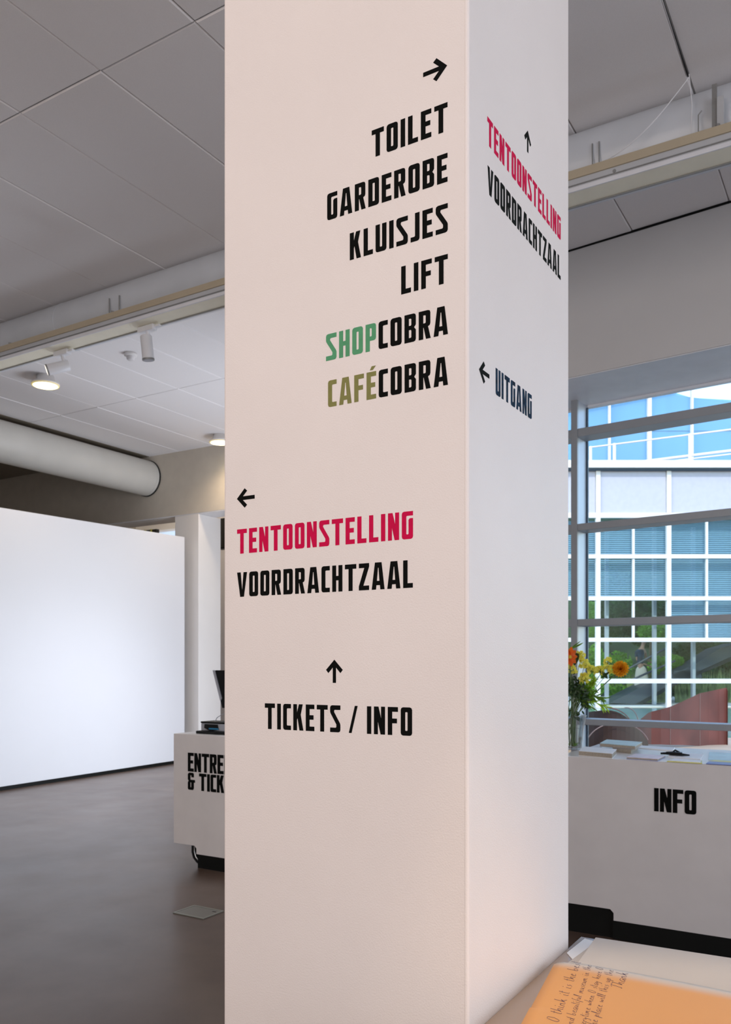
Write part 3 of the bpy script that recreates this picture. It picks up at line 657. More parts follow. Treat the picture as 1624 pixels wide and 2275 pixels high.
for px in (1366, 1476, 1566):       # inner posts
    mb = MB(); fbox(mb, fu(px), fu(px + 7), D + 1.2, D + 1.4, .05, fz(1160)); mb.build('inner_post', 'grey_plastic', fa)
# raised glass hall on the roof
D2 = 38.0; rh = empty('rooftop_glass_hall', P3(15, D2, 0), 'blue glass rooftop hall with white posts above the parapet of the building outside', 'building')
def gu(px): return (px - 812) * D2 / FPX
def gz(py): return EYE + (HOR - py) * D2 / FPX
zb = gz(1036)
def gpoly(pts, d, m, name, th=.1):
    mb = MB(); mb.prism([P3((px - 812) * d / FPX, d, EYE + (HOR - py) * d / FPX) for px, py in pts], FW * th); return mb.build(name, m, rh)
gl = [(1240, 1036, 1353, 865), (1357, 1036, 1441, 850), (1447, 1036, 1537, 893), (1541, 1036, 1650, 893), (1650, 1036, 1760, 880)]
for k, (a, yb, b, yt) in enumerate(gl):
    zsplit = 958
    gpoly([(a, yb), (b, yb), (b, zsplit), (a, zsplit)], D2, 'sky_glass', 'pane')
    tops = {0: [(1240, 850), (1353, 850)], 1: [(1357, 900), (1441, 856)], 2: [(1447, 856), (1537, 884)], 3: [(1541, 884), (1650, 890)], 4: [(1650, 890), (1760, 872)]}[k]
    gpoly([(a, zsplit - 1), (b, zsplit - 1), tops[1], tops[0]], D2, 'sky_glass', 'pane')
for px, w in ((1355, 2), (1444, 4), (1539, 2)):
    gpoly([(px - w, 1036), (px + w, 1036), (px + w, 800), (px - w, 800)], D2 - .3, 'fac_white', 'post', .2)
gpoly([(1240, 1036), (1480, 1036), (1480, 868), (1444, 857), (1370, 900), (1240, 880)], D2 + 4, 'gable', 'gable', .2)
gpoly([(1460, 1036), (1760, 1036), (1760, 880), (1624, 891), (1560, 886), (1505, 878), (1460, 862)], D2 + 4.5, 'gable', 'gable', .2)
gpoly([(1240, 902), (1640, 822), (1640, 814), (1240, 894)], D2 - .5, 'fac_white', 'roof_beam', .25)
# roof railing
rl = empty('roof_railing', P3(14, 33, 8), 'white tube railing on the roof terrace of the glass building outside', 'railing')
def rp(px, py):   # point on the railing line, nearer to the right
    t = (px - 1311) / 313.0; d0 = 36.5; d1 = 33.6; inv = (1 / d0) * (1 - t) + (1 / d1) * t; d = 1 / inv; return P3((px - 812) * d / FPX, d, EYE + (HOR - py) * d / FPX)
MB().tube([rp(1311, 994), rp(1640, 952)], .035, 8).build('top_rail', 'fac_white', rl)
MB().tube([rp(1350, 1035), rp(1640, 999)], .055, 8).build('low_rail', 'fac_white', rl)
MB().tube([rp(1420, 1033), rp(1640, 1007)], .03, 8).build('low_rail', 'fac_white', rl)
for px, w in ((1312, .07), (1365, .07), (1533, .07)):
    yt = 994 - (px - 1311) * 42 / 329; MB().tube([rp(px, yt - 2), rp(px, 1038)], w, 8).build('rail_post', 'fac_white', rl)

# slanting slate stair beam inside the glass building
st = empty('slate_stair', P3(11, 34, 0), 'dark slate-grey slanting stair flight behind the panes of the glass building', 'staircase')
DS = 33.6
def sv(px, py, d=DS): return P3((px - 812) * d / FPX, d, max(.05, EYE + (HOR - py) * d / FPX))
mb = MB(); mb.prism([sv(1355, 1562), sv(1410, 1572), sv(1500, 1515), sv(1640, 1452), sv(1640, 1428), sv(1600, 1440), sv(1545, 1475), sv(1500, 1497), sv(1440, 1518)], FW * 1.4); mb.build('stringer', 'slate', st)
mb = MB(); mb.prism([sv(1398, 1576), sv(1425, 1577), sv(1440, 1558), sv(1510, 1517), sv(1640, 1462), sv(1640, 1452.5), sv(1500, 1515.5), sv(1410, 1572.5)], FW * 1.3); mb.build('underside', 'slate_dark', st)  # near-black slate copy puts the shade under the stair into the colour
mb = MB(); mb.prism([sv(1495, 1508), sv(1560, 1506), sv(1556, 1490), sv(1497, 1490)], FW * 1.5); mb.build('landing', 'slate', st)
for (a, b) in (((1370, 1500), (1480, 1440)), ((1400, 1512), (1500, 1468))): 
    MB().tube([sv(*a), sv(*b)], .04, 6).build('handrail', 'slate', st)

# trees, hedges and reeds behind the panes
def leafcloud(name, m, d, boxes, n, size, lab, cat, trunk=None):
    c0 = boxes[0]; r = empty(name, P3((c0[0] + c0[1]) / 2, d, .05), lab, cat, 'garden behind the glass building')
    mb = MB()
    for (u0, u1, z0, z1) in boxes:
        cu, cz, hu, hz = (u0 + u1) / 2, (z0 + z1) / 2, (u1 - u0) / 2, (z1 - z0) / 2
        for _ in range(n):
            th = random.uniform(0, 6.283); ph = random.uniform(-1, 1); rr_ = random.uniform(.35, 1) ** .5; q = math.sqrt(1 - ph * ph)
            c = P3(cu + hu * rr_ * q * math.cos(th), d + .9 * rr_ * q * math.sin(th), cz + hz * rr_ * ph)
            a = Vector((random.uniform(-1, 1), random.uniform(-1, 1), random.uniform(-1, 1))).normalized(); b = a.orthogonal().normalized(); s = size * random.uniform(.6, 1.3)
            mb.add([c - a * s, c + b * s * .45, c + a * s, c - b * s * .45], [(0, 1, 2, 3)])
    o = mb.build('foliage', m, r); o['kind'] = 'stuff'
    if trunk:
        for u in trunk: MB().tube([P3(u, d, .05), P3(u + .1, d, boxes[0][2] + .8)], [.13, .08], 8).build('trunk', 'bark', r)
    return r
def hb(x0, x1, ya, yb, d): return ((x0 - 812) * d / FPX, (x1 - 812) * d / FPX, EYE + (HOR - yb) * d / FPX, EYE + (HOR - ya) * d / FPX)
leafcloud('garden_tree', 'leaf', 38, [hb(1300, 1420, 1255, 1430, 38), hb(1380, 1490, 1300, 1440, 38)], 2600, .12, 'leafy dark green tree behind the left panes of the glass building', 'tree', [9.6])
leafcloud('garden_tree', 'leaf2', 36.5, [hb(1418, 1490, 1380, 1425, 36.5), hb(1300, 1325, 1335, 1420, 36.5)], 700, .10, 'bright green tree crown behind the panes just left of the middle mullion', 'tree', [12.2])
leafcloud('garden_tree', 'leaf', 38.5, [hb(1490, 1640, 1400, 1530, 38.5), hb(1560, 1680, 1380, 1500, 38.5)], 2600, .12, 'dark tree behind the right panes of the glass building, beyond the stair', 'tree', [14.2])
leafcloud('garden_shrub', 'leaf2', 35.5, [hb(1440, 1495, 1458, 1500, 35.5), hb(1480, 1512, 1455, 1490, 35.5)], 700, .09, 'bright green shrub behind the panes, right of the person', 'shrub')
leafcloud('garden_shrub', 'leaf2', 36.3, [hb(1300, 1345, 1430, 1560, 36.3), hb(1340, 1410, 1445, 1560, 36.3)], 1000, .10, 'yellow-green shrub behind the panes, beyond the orange dahlia', 'shrub')
leafcloud('garden_shrub', 'leaf', 36.9, [hb(1400, 1500, 1490, 1565, 36.9), hb(1490, 1650, 1500, 1570, 36.9)], 1500, .10, 'low dark green hedge at the foot of the panes', 'shrub')
rd = MB()
for _ in range(900):
    px = random.choice((random.uniform(1395, 1480), random.uniform(1500, 1660), random.uniform(1500, 1660))); d = random.uniform(35.25, 35.55)
    u = (px - 812) * d / FPX; h = random.uniform(.5, 1.55); k = random.uniform(-.12, .12)
    a = P3(u, d, .05); b = P3(u + k, d + random.uniform(-.1, .1), .05 + h)
    rd.add([a - RT * .02, a + RT * .02, b], [(0, 1, 2)])
o = rd.build('reed_bed', 'reed'); tag(o, 'pale tall reeds behind the lowest panes of the glass building', 'reeds', kind='stuff')

# person inside the glass building, reaching to the right
pd = 34.6
per = empty('person', P3((1425 - 812) * pd / FPX, pd, .05), 'person in navy patterned top and stone skirt, reaching right, behind the glass building panes', 'person')
def pv(px, py, dd=0): d = pd + dd; return P3((px - 812) * d / FPX, d, EYE + (HOR - py) * d / FPX)
def body(name, joints, edges, m, sub=2):
    me = bpy.data.meshes.new(name); L0 = origin_of(per); me.from_pydata([tuple(j[0] - L0) for j in joints], edges, [])
    o = bpy.data.objects.new(name, me); COL.objects.link(o); o.parent = per
    sk = o.modifiers.new('s', 'SKIN'); o.modifiers.new('u', 'SUBSURF').levels = sub; o.modifiers['u'].render_levels = sub
    for v, j in zip(me.skin_vertices[0].data, joints): v.radius = (j[1], j[2] if len(j) > 2 else j[1])
    me.skin_vertices[0].data[0].use_root = True; me.materials.append(M[m]); return o
J = [(pv(1424, 1490), .15, .12), (pv(1422, 1466), .13, .10), (pv(1424, 1447), .17, .11), (pv(1427, 1438), .07), (pv(1430, 1427), .075, .09), (pv(1431, 1420), .06, .08),
     (pv(1415, 1448), .055), (pv(1415, 1466), .045), (pv(1427, 1474), .036), (pv(1438, 1478), .03), (pv(1443, 1480), .028, .018),
     (pv(1434, 1449, .18), .055), (pv(1436, 1464, .2), .045), (pv(1444, 1470, .2), .035), (pv(1449, 1473, .2), .026),
     (pv(1418, 1510), .10), (pv(1417, 1532), .07), (pv(1415, 1556), .045), (pv(1420, 1560), .04),
     (pv(1431, 1510, .1), .10), (pv(1433, 1532, .1), .07), (pv(1432, 1556, .1), .045), (pv(1438, 1560, .1), .04)]
Ed = [(0, 1), (1, 2), (2, 3), (3, 4), (4, 5), (2, 6), (6, 7), (7, 8), (8, 9), (9, 10), (2, 11), (11, 12), (12, 13), (13, 14), (0, 15), (15, 16), (16, 17), (17, 18), (0, 19), (19, 20), (20, 21), (21, 22)]
body('body', J, Ed, 'skin')
body('top', [(pv(1424, 1478), .19, .15), (pv(1421, 1463), .175, .14), (pv(1425, 1446), .205, .14), (pv(1427, 1439), .11), (pv(1414, 1450), .085), (pv(1414, 1460), .075)], [(0, 1), (1, 2), (2, 3), (2, 4), (4, 5)], 'shirt')
body('skirt', [(pv(1424, 1477), .18, .15), (pv(1424, 1495), .26, .2), (pv(1427, 1522), .36, .28), (pv(1428, 1535), .38, .3)], [(0, 1), (1, 2), (2, 3)], 'skirt')
body('hair', [(pv(1430, 1419), .095, .11), (pv(1427, 1428, .03), .085, .09)], [(0, 1)], 'hair')
# five short fingers at the reaching hand
for k in range(5):
    o_ = (k - 2) * .8
    mb = MB(); a = pv(1443, 1480 + o_ * .8); b = pv(1446.5 - abs(k - 1.5) * .4, 1481 + o_); c = pv(1448 - abs(k - 1.5) * .6, 1482.5 + o_)
    if k == 4: b = pv(1443.6, 1477.4); c = pv(1445, 1476.4)
    mb.tube([a, b, c], [.011, .010, .008], 6); mb.build('finger', 'skin', per)
mb = MB(); mb.tube([pv(1434.6, 1427.5, -.05), pv(1435.6, 1428.6, -.05)], [.018, .012], 8); mb.build('nose', 'skin', per)
mb = MB(); fbox(mb, (1395 - 812) * pd / FPX, (1465 - 812) * pd / FPX, pd - .5, pd + .6, .041, EYE + (HOR - 1562) * pd / FPX - .05)
tag(mb.build('garden_step', 'slate'), 'low slate step under the person behind the glass', 'step')

# rust red sculpture plates on the paving
DR = 17.0
def rv(px, py, d): return P3((px - 812) * d / FPX, d, max(-.0195, EYE + (HOR - py) * d / FPX))
def plate(name, lab, outline, folds, m, d, bulge, rim=None):
    """curved standing plate: vertical strips between outline top and bottom"""
    xs, tops, bots = zip(*outline); r = empty(name, rv((xs[0] + xs[-1]) / 2, 1655, d), lab, 'sculpture', 'rust coloured steel sculptures in the courtyard')
    mb = MB(); n = len(xs); vs = []
    for i in range(n):
        t = i / (n - 1); dd = d + bulge(t)
        vs += [rv(xs[i], bots[i], dd), rv(xs[i], tops[i], dd), rv(xs[i], tops[i], dd + .08), rv(xs[i], bots[i], dd + .08)]
    fs = []
    for i in range(n - 1):
        a = i * 4; b = a + 4; fs += [(a, b, b + 1, a + 1), (a + 1, b + 1, b + 2, a + 2), (a + 2, b + 2, b + 3, a + 3), (a + 3, b + 3, b, a)]
    fs += [(0, 1, 2, 3), ((n - 1) * 4 + 3, (n - 1) * 4 + 2, (n - 1) * 4 + 1, (n - 1) * 4)]
    mb.add(vs, fs); mb.build('plate', m, r)
    for q in folds:
        i = q; t = i / (n - 1); dd = d + bulge(t) - .004
        mb = MB(); mb.tube([rv(xs[i], bots[i] - 1, dd), rv(xs[i], tops[i] + 1, dd)], .007, 6); mb.build('seam', 'pale_rim' if rim is None else m, r)
    return r
ol = [(1414, 1613, 1614), (1418, 1604, 1626), (1424, 1597, 1638), (1432, 1590, 1648), (1440, 1584, 1654), (1447, 1581, 1654), (1468, 1576, 1654), (1489, 1570, 1655), (1510, 1561, 1655), (1532, 1551, 1656), (1555, 1540, 1657), (1575, 1536, 1657), (1598, 1531, 1656), (1614, 1528, 1655), (1617, 1534, 1655)]
plate('rust_sculpture', 'tall rust-red folded steel plate rising to the right on the courtyard paving', ol, [7, 10], 'rust', DR, lambda t: .35 * math.cos(t * 7))
ol = [(1300 + i * 10.0, 1578 + 74 * (((i * 10.0 - 50) / 92) ** 2 if i * 10 > 50 else .25 * ((50 - i * 10) / 92) ** 2), 1654) for i in range(15)]
ol = [(a, min(b, 1652), 1672) for a, b, c in ol]
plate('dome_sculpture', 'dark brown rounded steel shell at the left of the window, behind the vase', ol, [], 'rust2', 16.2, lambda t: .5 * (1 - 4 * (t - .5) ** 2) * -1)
# pale rims of the rounded shells
def arc(lab, c, rx, ry, a0, a1, d):
    pts = [rv(c[0] + rx * math.cos(R(a0 + (a1 - a0) * i / 20)), c[1] - ry * math.sin(R(a0 + (a1 - a0) * i / 20)), d) for i in range(21)]
    return MB().tube(pts, .009, 6)
dome = [o for o in bpy.data.objects if o.name.startswith('dome_sculpture')][0]
arc('', (1372, 1664), 72, 58, 20, 155, 15.55).build('rim', 'pale_rim', dome)
arc('', (1392, 1608), 26, 36, 5, 100, 15.50).build('rim', 'pale_rim', dome)
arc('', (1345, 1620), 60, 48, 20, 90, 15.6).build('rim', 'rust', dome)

# ------------------------------------------------------------------ papers and books on the INFO desk
TOPZ = 1.0525
def slab(name, lab, cat, quad, th, m, z=TOPZ, group=None, cover=None, edge=None):
    """quad: four (x, y) corners ccw; a booklet or book with cover and page block"""
    cx = sum(p[0] for p in quad) / 4; cy = sum(p[1] for p in quad) / 4
    r = empty(name, (cx, cy, z), lab, cat, group)
    if edge is None:
        MB().prism([Vector((x, y, z)) for x, y in quad], (0, 0, th)).build('sheet', m, r); return r
    q2 = [(cx + (x - cx) * .985, cy + (y - cy) * .985) for x, y in quad]; c = min(.0025, th * .2)
    MB().prism([Vector((x, y, z)) for x, y in quad], (0, 0, c)).build('back_cover', edge, r)
    MB().prism([Vector((x, y, z + c)) for x, y in q2], (0, 0, th - 2 * c)).build('page_block', 'pages', r)
    MB().prism([Vector((x, y, z + th - c)) for x, y in quad], (0, 0, c)).build('front_cover', m, r)
    return r
def rect(cx, cy, w, h, ang):
    c, s = math.cos(R(ang)), math.sin(R(ang)); return [(cx + x * c - y * s, cy + x * s + y * c) for x, y in ((-w / 2, -h / 2), (w / 2, -h / 2), (w / 2, h / 2), (-w / 2, h / 2))]
slab('book', 'thick white-covered book with brown page edges at the front left of the INFO desk', 'book', [(-1.572, 5.075), (-1.352, 5.010), (-1.40, 5.29), (-1.625, 5.36)], .030, 'paper', edge='paper', group='reading matter on the INFO desk')
slab('book', 'brown-edged book lying under the teal book on the INFO desk', 'book', [(-1.46, 5.42), (-1.33, 5.36), (-1.36, 5.66), (-1.48, 5.70)], .026, 'pages', edge='pages', group='reading matter on the INFO desk')
slab('book', 'teal picture-covered book lying on another book on the INFO desk', 'book', [(-1.548, 5.44), (-1.305, 5.36), (-1.335, 5.67), (-1.585, 5.74)], .022, 'teal', z=TOPZ + .0265, edge='grey_plastic', group='reading matter on the INFO desk')
slab('magazine', 'pinkish magazine with a blue spine at the front edge of the INFO desk', 'magazine', [(-1.275, 5.03), (-1.095, 5.015), (-1.10, 5.24), (-1.275, 5.25)], .013, 'pink', edge='blue', group='reading matter on the INFO desk')
slab('leaflet', 'white leaflet under the black desk tool on the INFO desk', 'leaflet', [(-1.09, 5.26), (-.90, 5.22), (-.935, 5.52), (-1.13, 5.56)], .004, 'paper', group='leaflets on the INFO desk')
slab('leaflet', 'white leaflet with a yellow edge at the front of the INFO desk', 'leaflet', [(-1.045, 5.015), (-.855, 5.01), (-.88, 5.15), (-1.045, 5.17)], .004, 'yellow', group='leaflets on the INFO desk')
slab('leaflet', 'plain white sheet lying on the yellow-edged leaflet', 'leaflet', [(-1.04, 5.03), (-.865, 5.022), (-.885, 5.15), (-1.035, 5.17)], .002, 'paper', z=TOPZ + .0042, group='leaflets on the INFO desk')
slab('leaflet', 'blue and yellow leaflet at the right front corner of the photo on the INFO desk', 'leaflet', [(-.835, 5.01), (-.60, 5.005), (-.60, 5.11), (-.838, 5.13)], .004, 'blue', group='leaflets on the INFO desk')
slab('leaflet', 'narrow yellow leaflet behind the blue one at the right of the INFO desk', 'leaflet', [(-.84, 5.135), (-.60, 5.115), (-.60, 5.20), (-.82, 5.215)], .004, 'yellow', group='leaflets on the INFO desk')
slab('leaflet', 'large pale cyan sheet on the right of the INFO desk', 'leaflet', [(-.86, 5.23), (-.52, 5.21), (-.55, 5.66), (-.93, 5.70)], .003, 'cyan', group='leaflets on the INFO desk')
slab('leaflet', 'white sheets fanned at the back left of the INFO desk beside the vase', 'leaflet', [(-1.655, 5.46), (-1.585, 5.44), (-1.62, 5.84), (-1.675, 5.86)], .003, 'paper_grey', group='leaflets on the INFO desk')
slab('leaflet', 'long white sheet at the back edge of the INFO desk behind the teal book', 'leaflet', [(-1.48, 5.76), (-1.14, 5.64), (-1.17, 5.86), (-1.52, 5.89)], .006, 'paper', group='leaflets on the INFO desk')
tl = empty('desk_tool', (-1.07, 5.36, TOPZ + .0042), 'small black clip-shaped desk tool lying on a white leaflet', 'tool')
mb = MB(); mb.tube([(-1.15, 5.35, TOPZ + .012), (-1.10, 5.34, TOPZ + .016), (-1.02, 5.33, TOPZ + .013), (-.98, 5.33, TOPZ + .012)], [.006, .008, .008, .004], 8); mb.build('arm', 'black_plastic', tl)
mb = MB(); mb.prism([Vector((-1.12, 5.34, TOPZ + .007)), Vector((-1.02, 5.32, TOPZ + .007)), Vector((-1.03, 5.38, TOPZ + .007)), Vector((-1.09, 5.40, TOPZ + .007))], (0, 0, .018)); mb.build('body', 'black_plastic', tl, .003)
mb = MB(); mb.tube([(-1.085, 5.36, TOPZ + .022), (-1.07, 5.37, TOPZ + .034), (-1.045, 5.36, TOPZ + .024)], .005, 8); mb.build('loop', 'black_plastic', tl)

# ------------------------------------------------------------------ vase and bouquet
VX, VY, VD = -1.590, 5.50, 5.60
vc = P3((1270 - 812) * 5.55 / FPX, 5.55, TOPZ); VX, VY = vc.x, vc.y
va = empty('glass_vase', (VX, VY, TOPZ), 'clear glass vase with flowers on the INFO desk, half behind the pillar', 'vase')
MB().lathe((VX, VY, TOPZ), [(0, .0), (.060, .0), (.066, .006), (.068, .04), (.074, .12), (.092, .215), (.096, .222), (.093, .222), (.090, .214), (.071, .12), (.065, .04), (.060, .014), (0, .012)], 36).build('glass_wall', 'vase', va)
MB().lathe((VX, VY, TOPZ), [(0, .0125), (.0585, .015), (.0635, .04), (.0695, .12), (.0735, .135), (0, .135)], 30).build('water', 'water', va)
def bq(px, py, dd=0): d = 5.55 + dd; return P3((px - 812) * d / FPX, d, EYE + (HOR - py) * d / FPX)
NECK = Vector((VX, VY, TOPZ + .20))
def stem(mb, tip, r=.0028):
    b = Vector((VX + random.uniform(-.028, .028), VY + random.uniform(-.028, .028), TOPZ + .02)); q = NECK + Vector((random.uniform(-.03, .03), random.uniform(-.03, .03), 0))
    d = tip - q; mid = q + d * .5 + UP * .02
    mb.tube([b, q, mid, tip], r, 6); return mb
def leaf(mb, base, tip, w, fold=.25, nseg=5):
    base = Vector(base); tip = Vector(tip); ax = (tip - base); ln = ax.length; ax.normalize(); sd = ax.cross(Vector((random.uniform(-.4, .4), -1, random.uniform(-.2, .6)))).normalized(); nn = sd.cross(ax)
    vs = []
    for i in range(nseg + 1):
        t = i / nseg; ww = w * math.sin(math.pi * min(.97, t * .93 + .04)) ** .8; c = base + ax * ln * t - nn * .06 * ln * math.sin(math.pi * t)
        vs += [c - sd * ww + nn * fold * ww, c, c + sd * ww + nn * fold * ww]
    fs = [q for i in range(nseg) for q in ((i * 3, i * 3 + 1, i * 3 + 4, i * 3 + 3), (i * 3 + 1, i * 3 + 2, i * 3 + 5, i * 3 + 4))]
    return mb.add(vs, fs, True)
# orange dahlia, facing left and towards us
c = bq(1379, 1487); dh = empty('orange_dahlia', (c.x, c.y, c.z), 'round many-petalled orange dahlia standing out to the right of the bouquet', 'flower')
fdir = (FW * -.85 + RT * -.35 + UP * .2).normalized(); fa_ = fdir.orthogonal().normalized(); fb_ = fdir.cross(fa_)
for ring, (nn_, tilt, ln, w, off) in enumerate([(20, 92, .056, .0090, 0), (20, 72, .055, .0088, .004), (18, 55, .050, .0080, .010), (15, 38, .042, .0070, .016), (11, 22, .030, .0055, .020), (6, 8, .018, .004, .022)]):
    for k in range(nn_):
        an = 6.28318 * (k + .5 * (ring % 2)) / nn_ + random.uniform(-.08, .08); tl_ = R(tilt + random.uniform(-5, 5))
        dr = (fa_ * math.cos(an) + fb_ * math.sin(an)) * math.sin(tl_) + fdir * math.cos(tl_); tg = dr.cross(fdir).normalized() if tilt > 3 else fa_
        nr = dr.cross(tg).normalized(); b0 = c + fdir * off * .5; vs = []
        for t, ww in ((0, .35), (.4, .9), (.75, 1.0), (1, .15)):
            q = b0 + dr * ln * t + fdir * .010 * t * t; vs += [q - tg * w * ww + nr * -w * .5 * ww, q, q + tg * w * ww + nr * -w * .5 * ww]
        mb = MB(); mb.add(vs, [z for i in range(3) for z in ((i * 3, i * 3 + 1, i * 3 + 4, i * 3 + 3), (i * 3 + 1, i * 3 + 2, i * 3 + 5, i * 3 + 4))], True); mb.build('petal', 'orange', dh)
mb = MB(); stem(mb, c - fdir * .004, .004); mb.build('stem', 'stem', dh)
mb = MB(); mb.tube([c - fdir * .02, c - fdir * .002], [.006, .017], 12); mb.build('calyx', 'leafg', dh)
mb = MB(); leaf(mb, bq(1336, 1506), bq(1353, 1493), .012); leaf(mb, bq(1352, 1506), bq(1368, 1500), .005); leaf(mb, bq(1338, 1492), bq(1350, 1508), .012); mb.build('leaf', 'leafd', dh)
# vermilion flower at the pillar's edge
c = bq(1266, 1459, -.02); vm = empty('vermilion_flower', tuple(c), 'vermilion flower with broad petals at the pillar edge in the bouquet', 'flower')
for k in range(9):
    an = 6.283 * k / 9; mb = MB(); dr = (RT * math.cos(an) + UP * math.sin(an) * 1.4) * .046 - FW * .012
    leaf(mb, c + FW * .004 * (k % 2), c + dr, .017, .15); mb.build('petal', 'vermil', vm)
mb = MB(); mb.lathe((c.x, c.y, c.z - .012), [(0, .024), (.010, .020), (.014, .008), (.010, 0)], 10); mb.build('centre', 'yelc', vm)
mb = MB(); stem(mb, c + FW * .006, .004); mb.build('stem', 'stem', vm)
mb = MB(); leaf(mb, bq(1276, 1478, .01), bq(1284, 1447, .0), .017, .1, 6); 
o_ = mb.build('broad_leaf', 'leafd'); tag(o_, 'broad dark leaf right behind the vermilion flower', 'leaf')
# yellow blossom sprigs
ys = [(1290, 1456, 8, 'behind the dark leaf, highest'), (1297, 1474, 9, 'right beside the dark leaf'), (1271, 1486, 6, 'at the pillar edge under the vermilion flower'), (1297, 1506, 13, 'largest and lowest, above the green needles'), (1315, 1487, 8, 'in the middle of the bouquet'), (1349, 1471, 5, 'small one above and left of the dahlia'), (1335, 1490, 8, 'between the bouquet middle and the dahlia'), (1352, 1487, 8, 'touching the left of the dahlia')]
for n_, (px, py, cnt, desc) in enumerate(ys):
    c = bq(px, py, random.uniform(-.03, .03)); r = empty('yellow_sprig', tuple(c), 'yellow blossom sprig ' + desc, 'flower', 'yellow blossom sprigs in the bouquet')
    mb = MB(); mc = MB(); sprd = .030 if cnt > 9 else .026
    ms = MB(); stem(ms, c - UP * .02, .0018)
    for k in range(int(cnt * 3.2)):
        q = c + RT * random.uniform(-sprd, sprd) + UP * random.uniform(-sprd, sprd) + FW * random.uniform(-.02, .02); ms.tube([c - UP * .02, q], .001, 4)
        nd = (-FW + RT * random.uniform(-.7, .7) + UP * random.uniform(-.5, .7)).normalized(); e1 = nd.orthogonal().normalized(); e2 = nd.cross(e1)
        for j in range(5):
            an = 6.283 * j / 5; dr = e1 * math.cos(an) + e2 * math.sin(an); tg = dr.cross(nd); s = random.uniform(.010, .015)
            mb.add([q, q + dr * s * .6 + tg * s * .38 + nd * .002, q + dr * s + nd * .004, q + dr * s * .6 - tg * s * .38 + nd * .002], [(0, 1, 2, 3)])
        mc.add([q + nd * .001 + e1 * .002, q + nd * .001 + e2 * .002, q + nd * .001 - e1 * .002, q + nd * .001 - e2 * .002, q + nd * .004], [(0, 1, 4), (1, 2, 4), (2, 3, 4), (3, 0, 4)])
    o_ = mb.build('petals', 'yel', r); o_['kind'] = 'stuff'; mc.build('flower_centres', 'yelc', r); ms.build('stem', 'stem', r)
# needle-leaved green sprays
gs = [((1300, 1532), (1322, 1512), 130, .05, 'leafy', 'bright needle-leaved spray in the middle of the bouquet', 'pom'),
      ((1283, 1545), (1345, 1555), 46, .09, 'leafg', 'long drooping green spray reaching right', 'fan'),
      ((1285, 1552), (1352, 1575), 40, .09, 'leafy', 'yellow-green spray drooping low to the right over the vase', 'fan'),
      ((1280, 1548), (1318, 1578), 40, .08, 'leafg', 'green spray drooping in front of the vase rim', 'fan'),
      ((1276, 1525), (1300, 1562), 120, .06, 'leafd', 'dark green mass of leaves over the vase rim', 'ball'),
      ((1272, 1505), (1282, 1540), 80, .06, 'leafd', 'dark green leaves against the pillar edge', 'ball'),
      ((1290, 1525), (1318, 1545), 60, .055, 'leafg', 'mid green leaves under the yellow blossom', 'ball'),
      ((1272, 1585), (1278, 1590), 34, .04, 'leafd', 'dark leaves squeezed into the vase neck', 'ball')]
for a, b, cnt, ln, m, lab, mode in gs:
    A = bq(*a); B = bq(*b); r = empty('green_spray', tuple(A), lab, 'foliage', 'green sprays in the bouquet'); mb = MB()
    for k in range(cnt):
        if mode == 'pom':
            dr = Vector((random.gauss(0, 1), random.gauss(0, 1), random.gauss(.3, 1))).normalized(); c0 = A.lerp(B, random.uniform(.3, 1)); leaf(mb, c0, c0 + dr * ln * random.uniform(.5, 1), .0022, 0, 3)
        elif mode == 'fan':
            t = random.uniform(0, .9); c0 = A.lerp(B, t) + UP * .015 * math.sin(3 * t); d0 = (B - A).normalized(); dr = (d0 + UP * random.uniform(-1.1, .35) + RT * random.uniform(-.5, .3) + FW * random.uniform(-.7, .7)).normalized(); leaf(mb, c0, c0 + dr * ln * random.uniform(.45, .8), .0042, .1, 4)
        else:
            c0 = A.lerp(B, random.random()) + Vector((random.gauss(0, .018), random.gauss(0, .022), random.gauss(0, .018))); dr = Vector((random.gauss(0, 1), random.gauss(0, 1), random.gauss(-.2, 1))).normalized(); leaf(mb, c0, c0 + dr * ln * random.uniform(.5, 1), .0065, .15, 4)
    o_ = mb.build('leaves', m, r); o_['kind'] = 'stuff'
    ms = MB(); stem(ms, A, .003); ms.build('stem', 'stem', r)
mb = MB(); leaf(mb, bq(1266, 1442), bq(1296, 1428), .0065, .1, 6); leaf(mb, bq(1268, 1439), bq(1290, 1424), .004, .1, 6); leaf(mb, bq(1272, 1438), bq(1280, 1430), .004); 
lr = empty('slender_leaf_stem', tuple(bq(1266, 1445)), 'slender stem with narrow green leaves at the top of the bouquet', 'foliage'); mb.build('leaf', 'leafg', lr); ms = MB(); stem(ms, bq(1267, 1441), .002); ms.build('stem', 'stem', lr)
mb = MB(); 
for k in range(16): c0 = Vector((VX, VY, TOPZ + .03)) + Vector((random.uniform(-.03, .03), random.uniform(-.03, .03), random.uniform(-.003, .012))); leaf(mb, c0, c0 + RT * random.uniform(-.03, .035) + UP * random.uniform(-.012, .012) - FW * random.uniform(0, .02), .003, .1, 3)
o_ = mb.build('fallen_leaves', 'leafg'); tag(o_, 'green leaves lying in the water at the bottom of the vase', 'leaves', kind='stuff')

# ------------------------------------------------------------------ table with the guest book
TZ_ = .90
tb = empty('guest_book_table', (-.20, 1.55, 0), 'glossy light brown table beside the pillar carrying the open guest book', 'table')
box('tabletop', 'table', PX1 + .001, .30, .75, 2.165, TZ_ - .03, TZ_, tb, .0015)
for x in (-.62, .22):
    for y in (.80, 2.09): box('leg', 'white', x, x + .045, y, y + .045, 0, TZ_ - .0305, tb, .002)
box('apron', 'white', -.60, .24, .83, 2.09, TZ_ - .10, TZ_ - .0305, tb)
